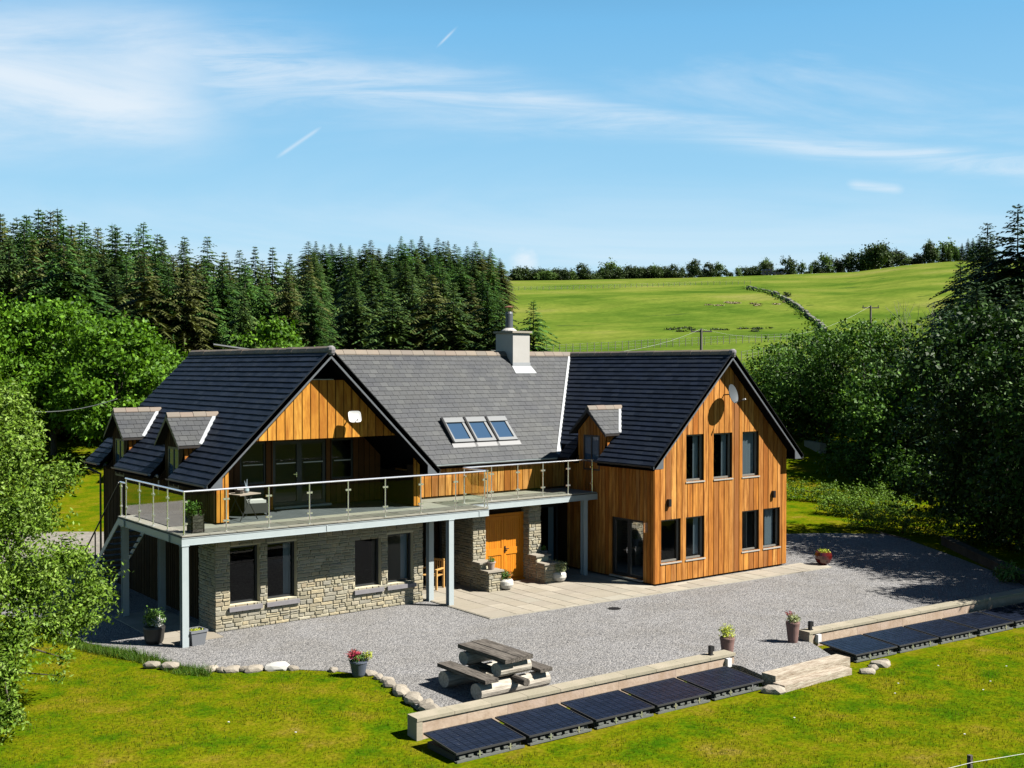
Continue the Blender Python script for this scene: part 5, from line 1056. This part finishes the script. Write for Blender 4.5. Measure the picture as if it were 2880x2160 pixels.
part(w, 'box', 'greywood', t); part(MB().box(-.15, .15, -.15, .15, .3, .4), 'soil', 'soil', t); foliage(t, [(-.1, .05, .6, .3, .3, .25)], 420, .09, 'leaf_right', 31, asp=.3)
# edging stones
st = [(-.28, -2.45, .16), (-.1, -2.65, .13), (.12, -2.78, .19), (.36, -2.93, .15), (.55, -3.05, .2), (1.3, -3.5, .13), (2.0, -4.2, .12), (2.5, -5.0, .15), (2.52, -5.4, .13), (2.55, -5.75, .14), (2.42, -6.05, .17), (2.45, -6.4, .13), (2.3, -6.7, .2), (2.35, -7.1, .14), (2.2, -7.4, .2), (2.25, -7.8, .16), (2.12, -8.15, .2), (2.2, -8.5, .15), (12.3, -11.5, .16), (12.75, -11.35, .14), (13.15, -11.3, .2), (13.45, -11.2, .15), (9.3, -11.2, .22)]
rp = []
for i in range(3):
    rng = np.random.RandomState(i); me = bpy.data.meshes.new('edging_stone'); import bmesh
    bm = bmesh.new(); bmesh.ops.create_icosphere(bm, subdivisions=2, radius=1)
    for v in bm.verts: c = v.co; k = 1 + .16 * math.sin(c.x * 3 + i) * math.cos(c.y * 2.5 + i * 2) + .08 * rng.uniform(-1, 1); v.co = (c.x * k * 1.25, c.y * k * .9, c.z * k * .6)
    bm.to_mesh(me); bm.free(); me.materials.append(M['rock']); rp.append(me)
for i, (x, y, s) in enumerate(st):
    o = bpy.data.objects.new('edging_stone', rp[i % 3]); COL.objects.link(o); o.location = (x, y, gz(x, y) + s * .2 if y < -9 else .02); o.scale = (s, s, s); o.rotation_euler = (0, 0, i * 1.7)
    tag(o, 'rough pale edging stone between the gravel and the lawn' if i < 18 else 'pale edging stone beside the timber step and solar panels', 'stone', 'edging stones along the lawn')
o = bpy.data.objects.new('boulder', rp[0]); COL.objects.link(o); o.location = (1.0, -3.25, .03); o.scale = (.26, .2, .24); o.rotation_euler = (0, 0, -.6); me = rp[0].copy(); me.materials.clear(); me.materials.append(mat('white_boulder', (.62, .6, .56), .8)); o.data = me; tag(o, 'long smooth white boulder at the gravel edge left of the heather pot', 'stone')
for x, y, s in ((-1.25, -1.35, .16), (-.95, -1.7, .18)):
    o = bpy.data.objects.new('edging_stone', rp[1]); COL.objects.link(o); o.location = (x, y, .06); o.scale = (s, s, s); tag(o, 'flat grey stone half buried in the long grass', 'stone', 'stones in the long grass')
# drain cover
t = thing('drain_cover', 'small dark drain cover set in the gravel before the paving', 'drain cover', (11.84, -3.16, .0)); part(MB().cyl((0, 0, -.05), (0, 0, .012), .17, n=20), 'lid', 'black', t); part(MB().lathe([(.17, -.05), (.2, -.05), (.2, .008), (.171, .008)], n=20), 'rim', 'tray', t)
# foreground fence post with wire
z0 = gz(7.8, -16.8); t = thing('fence_post', 'single square fence post with wire at the bottom right of the lawn', 'fence post', (7.8, -16.8, z0)); part(MB().box(-.035, .035, -.035, .035, -.3, .42 - z0 * 0 + .0), 'post', 'greywood', t)
w = MB()
for zz in (.3, .02): w.tube([(-6, 1.4, zz - .25), (-3, .6, zz - .1), (0, -.04, zz), (3.5, -.9, zz - .05), (9, -1.6, zz + .1)], .006, 5)
part(w, 'wire', 'wire', t)
# utility poles
def pole(u, vtop, d, lab, arm=1.1):
    x, y, z = spot(u, d); h = CAM[2] + (YH - vtop) / FPX * d - z; t = thing('utility_pole', lab, 'utility pole', (x, y, z), YAW - PI / 2 + .0, 'power line poles'); part(MB().cyl((0, 0, -.5), (0, 0, h), .17, .13, 8), 'pole', 'poles', t); part(MB().box(-arm, arm, -.08, .08, h - .35, h - .2), 'crossarm', 'poles', t)
    for q in (-arm + .1, 0, arm - .1): part(MB().cyl((q, 0, h - .2), (q, 0, h + .05), .07, .05, 6), 'insulator', 'black', t)
    return V3(x, y, z + h)
q1 = pole(1972, 925, 118, 'wooden power pole with crossarm rising behind the right roof ridge'); q2 = pole(2448, 860, 150, 'wooden power pole with crossarm on the slope behind the leafy trees')
def wire(a, b, sag, lab, r=.012, n=14):
    a, b = V3(*a), V3(*b); P = [a + (b - a) * i / n - Z * sag * 4 * (i / n) * (1 - i / n) for i in range(n + 1)]; o = MB().tube(P, r, 4).build('power_cable', M['wire']); tag(o, lab, 'cable'); return o
wire(q1, q2, 2.2, 'thin power cable between the two poles on the green slope', .012); wire(at_d(-80, 1118, 44), (2.2, 11.6, 6.0), .5, 'thin cable running from the left edge towards the house roof', .015)
wire(q1, at_d(1380, 985, 70), 1.2, 'thin power cable running left from the nearer pole past the chimney', .012)
# field fences
def fence(pts, n, hgt, lab, wr=.008, pr=.045, wires=(.35, .7, 1.05)):
    P = [V3(*p[:2], gz(p[0], p[1])) for p in pts]; seg = [np.linalg.norm(b - a) for a, b in zip(P[:-1], P[1:])]; tot = sum(seg); Q = []
    for i in range(n + 1):
        s = tot * i / n; k = 0
        while k < len(seg) - 1 and s > seg[k]: s -= seg[k]; k += 1
        q = P[k] + (P[k + 1] - P[k]) * min(1, s / seg[k]); q[2] = gz(q[0], q[1]); Q.append(q)
    t = thing('field_fence', lab, 'fence', Q[0], 0, 'wire fences across the fields')
    for q in Q: q = q - Q[0]; part(MB().cyl((q[0], q[1], q[2] - .3), (q[0], q[1], q[2] + hgt), pr, pr * .9, 5), 'post', 'postw', t)
    w = MB()
    for h_ in wires: w.tube([q - Q[0] + Z * hgt * h_ / 1.1 for q in Q], wr, 3)
    part(w, 'wire', 'wire', t)
def sd(u, d): x, y, z = spot(u, d); return (x, y)
def dofv(u, v):   # distance at which the ground shows at image height v
    for d in np.arange(60, 449, .5):
        x, y, z = spot(u, d); 
        if YH - (z - CAM[2]) / d * FPX <= v: return d
    return 448.
fence([sd(u, dofv(u, v)) for u, v in ((1500, 1000), (1600, 992), (1750, 985), (1900, 975), (2050, 968), (2230, 960))], 40, 1.05, 'wire fence with timber posts crossing the field just above the right ridge')
fence([sd(u, dofv(u, v)) for u, v in ((2085, 1016), (2180, 1000), (2300, 975))], 16, 1.1, 'short wire fence with pale posts right of the gable peak')
fence([sd(u, dofv(u, v)) for u, v in ((1390, 818), (1700, 812), (1950, 803), (2110, 800))], 44, 1.0, 'long distant fence line below the hilltop trees', .012, .06)
# grown-over dyke between the upper fields
pts = [(2100, 812), (2150, 822), (2200, 842), (2245, 868), (2290, 905), (2320, 935)]; P = [sd(u, dofv(u, v)) for u, v in pts]; x0, y0 = P[0]; t = thing('field_wall', 'old drystone dyke running diagonally down between the two upper fields', 'stone wall', (x0, y0, gz(x0, y0))); w = MB(); blobs = []
for (ax, ay), (bx, by) in zip(P[:-1], P[1:]):
    n = max(2, int(math.hypot(bx - ax, by - ay) / 3))
    for i in range(n):
        p = [V3(ax + (bx - ax) * s, ay + (by - ay) * s, 0) for s in (i / n, (i + 1) / n)]
        for q in p: q[2] = gz(q[0], q[1])
        p = [q - V3(x0, y0, gz(x0, y0)) for q in p]; u_ = (p[1] - p[0]) / np.linalg.norm(p[1] - p[0]); s_ = np.cross(u_, Z); h = random.uniform(.5, .9); w.prism([p[0] - s_ * .25 - Z * .3, p[1] - s_ * .25 - Z * .3, p[1] - s_ * .3 + Z * h, p[0] - s_ * .3 + Z * h], s_ * .5); blobs.append((*(p[0] + s_ * .5), 1., .7, .4))
part(w, 'stones', 'fieldwall', t); foliage(t, blobs, 2600, .4, 'hedgeleaf', 41, 'weeds')
# silage bales
x0, y0, _ = spot(2172, 436)
for i in range(9):
    u = 2145 + (i % 6) * 10.5; d = 434; x, y, z = spot(u, d); up_ = 1.15 if i >= 6 else 0
    t = thing('silage_bale', 'black wrapped round silage bale in the row at the top of the field', 'bale', (x, y, z + up_), YAW + random.uniform(-.2, .2), 'black bales on the hill'); part(MB().cyl((-.6, 0, .62), (.6, 0, .62), .64, n=14), 'wrapped_bale', 'bale', t)
# gorse / rough patches on the hill
for i, (u, v, L_, lab) in enumerate(((2125, 856, 9, 'rough heathery patch in the field left of the diagonal dyke'), (2030, 928, 8, 'dark rushes in the field behind the nearer pole'), (2200, 835, 1., 'round dark gorse bush right of the diagonal dyke'))):
    d = dofv(u, v); x, y, z = spot(u, d); rs_ = random.Random(i); bl_ = []
    for _ in range(14 if i < 2 else 1):
        s = rs_.uniform(-1, 1) * L_; e = rs_.uniform(-4, 4) if i < 2 else 0; g_ = gz(x + R[0] * s + F[0] * e, y + R[1] * s + F[1] * e) - z; bl_.append((R[0] * s + F[0] * e, R[1] * s + F[1] * e, g_, rs_.uniform(.5, 1.5), rs_.uniform(.5, 1.2), .25 if i < 2 else 1.1))
    t = thing('rough_shrub', lab, 'shrub', (x, y, z), 0); foliage(t, bl_, 1300 if i < 2 else 500, .35, 'twig' if i == 0 else 'leaf_far', 50 + i)
# shed behind the house
x, y, z = spot(702, 62); t = thing('shed', 'grey corrugated roofed shed peeping over the left roof ridge', 'shed', (x, y, z), YAW - PI / 2 + .25); hz = CAM[2] + (YH - 985) / FPX * 62 - z
part(MB().box(-1.6, 1.6, 0, 4, -.3, hz - .35), 'walls', 'clad_dark', t); w = MB().prism([(-1.9, -.3, hz + .35), (2.0, -.3, hz - .2), (2.0, -.3, hz - .27), (-1.9, -.3, hz + .28)], Y * 4.6); part(w, 'roof', 'shed', t)
# far garden wall bit on the right lawn
p = at_d(2300, 1272, 74); p[2] = gz(p[0], p[1]); t = thing('garden_wall', 'short pale rubble wall beyond the hedge under the dark trees', 'garden wall', p, 1.0); part(stonewall(MB().box(-1.5, 1.5, 0, .4, -.2, .5), (0, 0, 0), X, -Y, -1.5, 1.5, 0, .5, rowh=(.12, .25), wid=(.25, .6)), 'stones', 'stone', t)
# dark undergrowth below the right trees
for i, (x, y, s) in enumerate(((35.5, -2.4, 1.6), (42, 6.4, 1.8), (32.3, -5.2, 1.4), (30.6, -9.0, 1.4), (44.5, 11, 2.), (39.5, 1.2, 1.7))):
    t = thing('shrub', 'dark evergreen shrub under the right hand trees', 'shrub', (x, y, gz(x, y)), 0, 'undergrowth below the right trees'); foliage(t, [(math.cos(a) * s * .6, math.sin(a) * s * .6, s * .6, s * .8, s * .8, s * .7) for a in (0, 2, 4)], 4000, .2, 'leaf_right', 60 + i, shell=.75); part(limbs((0, 0, 0), [(math.cos(a) * s * .6, math.sin(a) * s * .6, s * .6) for a in (0, 2, 4)], .06), 'stems', 'bark', t)
SKY_SAT, SKY_HUE, SKY_STR, CLOUD, EXPO = 1.15, .5, .05, (4.7, 5.0, 5.3), 1.9
# camera, light, world
cam = bpy.data.cameras.new('camera'); co = bpy.data.objects.new('camera', cam); COL.objects.link(co); co.location = CAM
from mathutils import Matrix, Vector
fw = Vector(math.cos(PITCH) * F - math.sin(PITCH) * Z); rt = Vector(R); up = rt.cross(fw)
co.matrix_world = Matrix.Translation(Vector(CAM)) @ Matrix((rt, up, -fw)).transposed().to_4x4()
cam.sensor_width = 36; cam.sensor_fit = 'HORIZONTAL'; cam.lens = FPX / 2880 * 36; cam.clip_start = .1; cam.clip_end = 6000; S.camera = co
SUN = np.array([.85, -1., 1.42]); SUN /= np.linalg.norm(SUN)
sl = bpy.data.lights.new('sun', 'SUN'); sl.energy = 5.0; sl.angle = math.radians(.53); sl.color = (1, .96, .88); so = bpy.data.objects.new('sun', sl); COL.objects.link(so)
so.rotation_euler = Vector(SUN).to_track_quat('Z', 'Y').to_euler(); so.location = (30, -30, 60)
W = bpy.data.worlds.new('World'); S.world = W; W.use_nodes = True; N = W.node_tree.nodes; L = W.node_tree.links; bg = N['Background']
sky = N.new('ShaderNodeTexSky'); sky.sky_type = 'NISHITA'; sky.sun_disc = False; sky.sun_elevation = math.asin(SUN[2]); sky.sun_rotation = math.atan2(SUN[0], SUN[1]); sky.air_density = 1.0; sky.dust_density = .1; sky.ozone_density = 1.2
tc = N.new('ShaderNodeTexCoord')
def dot(v):
    d = N.new('ShaderNodeVectorMath'); d.operation = 'DOT_PRODUCT'; d.inputs[1].default_value = tuple(v); L.new(tc.outputs['Generated'], d.inputs[0]); return d.outputs['Value']
def mth(op, *a):
    m = N.new('ShaderNodeMath'); m.operation = op
    for i, q in enumerate(a):
        if isinstance(q, (int, float)): m.inputs[i].default_value = q
        else: L.new(q, m.inputs[i])
    return m.outputs[0]
# cirrus: a high cloud sheet seen along the compass bearing of the valley
fwd = mth('MAXIMUM', dot(F), .05); a_ = mth('DIVIDE', dot(R), fwd); b_ = mth('DIVIDE', dot(Z), fwd)
cb = N.new('ShaderNodeCombineXYZ'); L.new(a_, cb.inputs[0]); L.new(b_, cb.inputs[1])
def cn(sx, sy, rot, sc, det=8, ro=.6, dist=.6, off=(0, 0, 0)):
    mp = N.new('ShaderNodeMapping'); mp.inputs['Rotation'].default_value = (0, 0, rot); mp.inputs['Scale'].default_value = (sx, sy, 1); mp.inputs['Location'].default_value = off; L.new(cb.outputs[0], mp.inputs[0])
    n = N.new('ShaderNodeTexNoise'); n.inputs['Scale'].default_value = sc; n.inputs['Detail'].default_value = det; n.inputs['Roughness'].default_value = ro; n.inputs['Distortion'].default_value = dist; L.new(mp.outputs[0], n.inputs['Vector']); return n.outputs[0]
def mr(v, a, b, c=0., d=1.):
    m = N.new('ShaderNodeMapRange'); m.interpolation_type = 'SMOOTHSTEP'; L.new(v, m.inputs[0]); m.inputs[1].default_value = a; m.inputs[2].default_value = b; m.inputs[3].default_value = c; m.inputs[4].default_value = d; return m.outputs[0]
wisp = cn(1, 5, .13, 2.2, 9, .62, .9); fine = cn(1, 9, .2, 5, 8, .65, 1.0, (3, 1, 0))
dev = mth('SUBTRACT', b_, mth('SUBTRACT', .232, mth('MULTIPLY', a_, .135)))
dev = mth('ADD', dev, mth('MULTIPLY', mth('SUBTRACT', wisp, .5), .05))
wd = mr(a_, -.45, .2, .05, .010)
band = mth('MULTIPLY', mth('EXPONENT', mth('MULTIPLY', -1., mth('POWER', mth('DIVIDE', dev, wd), 2.))), mr(fine, .3, .68, .12, .55))
# broad veil at the left
lv = mth('MULTIPLY', mr(a_, -.2, -.34), mr(b_, .155, .23)); lv = mth('MULTIPLY', lv, mr(b_, .35, .27)); veil = mth('MULTIPLY', lv, mr(wisp, .3, .64, .25, .8))
low = mth('MULTIPLY', mr(b_, .22, .05), mr(cn(1, 6, .05, 1.3, 8, .6, .8, (7, 2, 0)), .42, .7, 0, .5))
high = mth('MULTIPLY', mr(cn(1, 4, .2, 1.7, 9, .6, 1.2, (1, 5, 0)), .52, .78, 0, .35), mr(b_, .1, .2))
puff = mth('EXPONENT', mth('MULTIPLY', -1., mth('ADD', mth('POWER', mth('DIVIDE', mth('ADD', a_, -.012), .012), 2.), mth('POWER', mth('DIVIDE', mth('ADD', b_, -.094), .012), 2.)))); puff = mth('MULTIPLY', puff, mr(cn(1, 1, 0, 40), .3, .6, .5, 1.))
puff = mth('MULTIPLY', puff, .8)
def seg(ax, bx, ay, by, w):   # short vapour trails
    import math as m_
    dx, dy = bx - ax, by - ay; l = m_.hypot(dx, dy); ux, uy = dx / l, dy / l
    pa = mth('ADD', a_, -ax); pb = mth('ADD', b_, -ay); al = mth('ADD', mth('MULTIPLY', pa, ux), mth('MULTIPLY', pb, uy)); ac = mth('ADD', mth('MULTIPLY', pa, -uy), mth('MULTIPLY', pb, ux))
    return mth('MULTIPLY', mth('EXPONENT', mth('MULTIPLY', -1., mth('POWER', mth('DIVIDE', ac, w), 2.))), mth('MULTIPLY', mr(al, -.005, .01), mr(al, l + .005, l - .01)))
c1 = mth('MULTIPLY', seg(-.206, -.168, .185, .211, .0016), .38); c2 = mth('MULTIPLY', seg(-.065, -.05, .282, .297, .001), .45); c3 = mth('MULTIPLY', seg(.295, .345, .161, .156, .004), mr(fine, .3, .6, .2, .55))
tot = mth('MAXIMUM', band, veil)
for q in (low, high, puff, c1, c2, c3): tot = mth('MAXIMUM', tot, q)
tot = mth('MINIMUM', tot, .92)
hs = N.new('ShaderNodeHueSaturation'); hs.inputs['Saturation'].default_value = SKY_SAT; hs.inputs['Hue'].default_value = SKY_HUE; hs.inputs['Value'].default_value = 1; L.new(sky.outputs[0], hs.inputs['Color'])
el = dot(Z); rp = N.new('ShaderNodeValToRGB'); e_ = rp.color_ramp.elements
while len(e_) < 6: e_.new(.5)
for i_, (p_, c_) in enumerate(((0., (.55, .78, .93)), (.08, (.47, .75, .93)), (.16, (.33, .65, .90)), (.29, (.185, .51, .84)), (.42, (.05, .17, .36)), (.8, (.015, .055, .15)))): e_[i_].position = p_; e_[i_].color = (*c_, 1)
L.new(el, rp.inputs[0]); sv = N.new('ShaderNodeVectorMath'); sv.operation = 'SCALE'; L.new(rp.outputs[0], sv.inputs[0]); sv.inputs['Scale'].default_value = 1 / (SKY_STR * 2 ** EXPO)
m0 = N.new('ShaderNodeMix'); m0.data_type = 'RGBA'; m0.inputs[0].default_value = .94; L.new(hs.outputs[0], m0.inputs[6]); L.new(sv.outputs[0], m0.inputs[7])
mx = N.new('ShaderNodeMix'); mx.data_type = 'RGBA'; L.new(tot, mx.inputs[0]); L.new(m0.outputs[2], mx.inputs[6]); mx.inputs[7].default_value = (*CLOUD, 1)
L.new(mx.outputs[2], bg.inputs[0]); bg.inputs[1].default_value = SKY_STR
S.view_settings.view_transform = 'Standard'; S.view_settings.look = 'None'; S.view_settings.gamma = 1; S.view_settings.exposure = EXPO
S.cycles.max_bounces = 8; S.cycles.transparent_max_bounces = 24
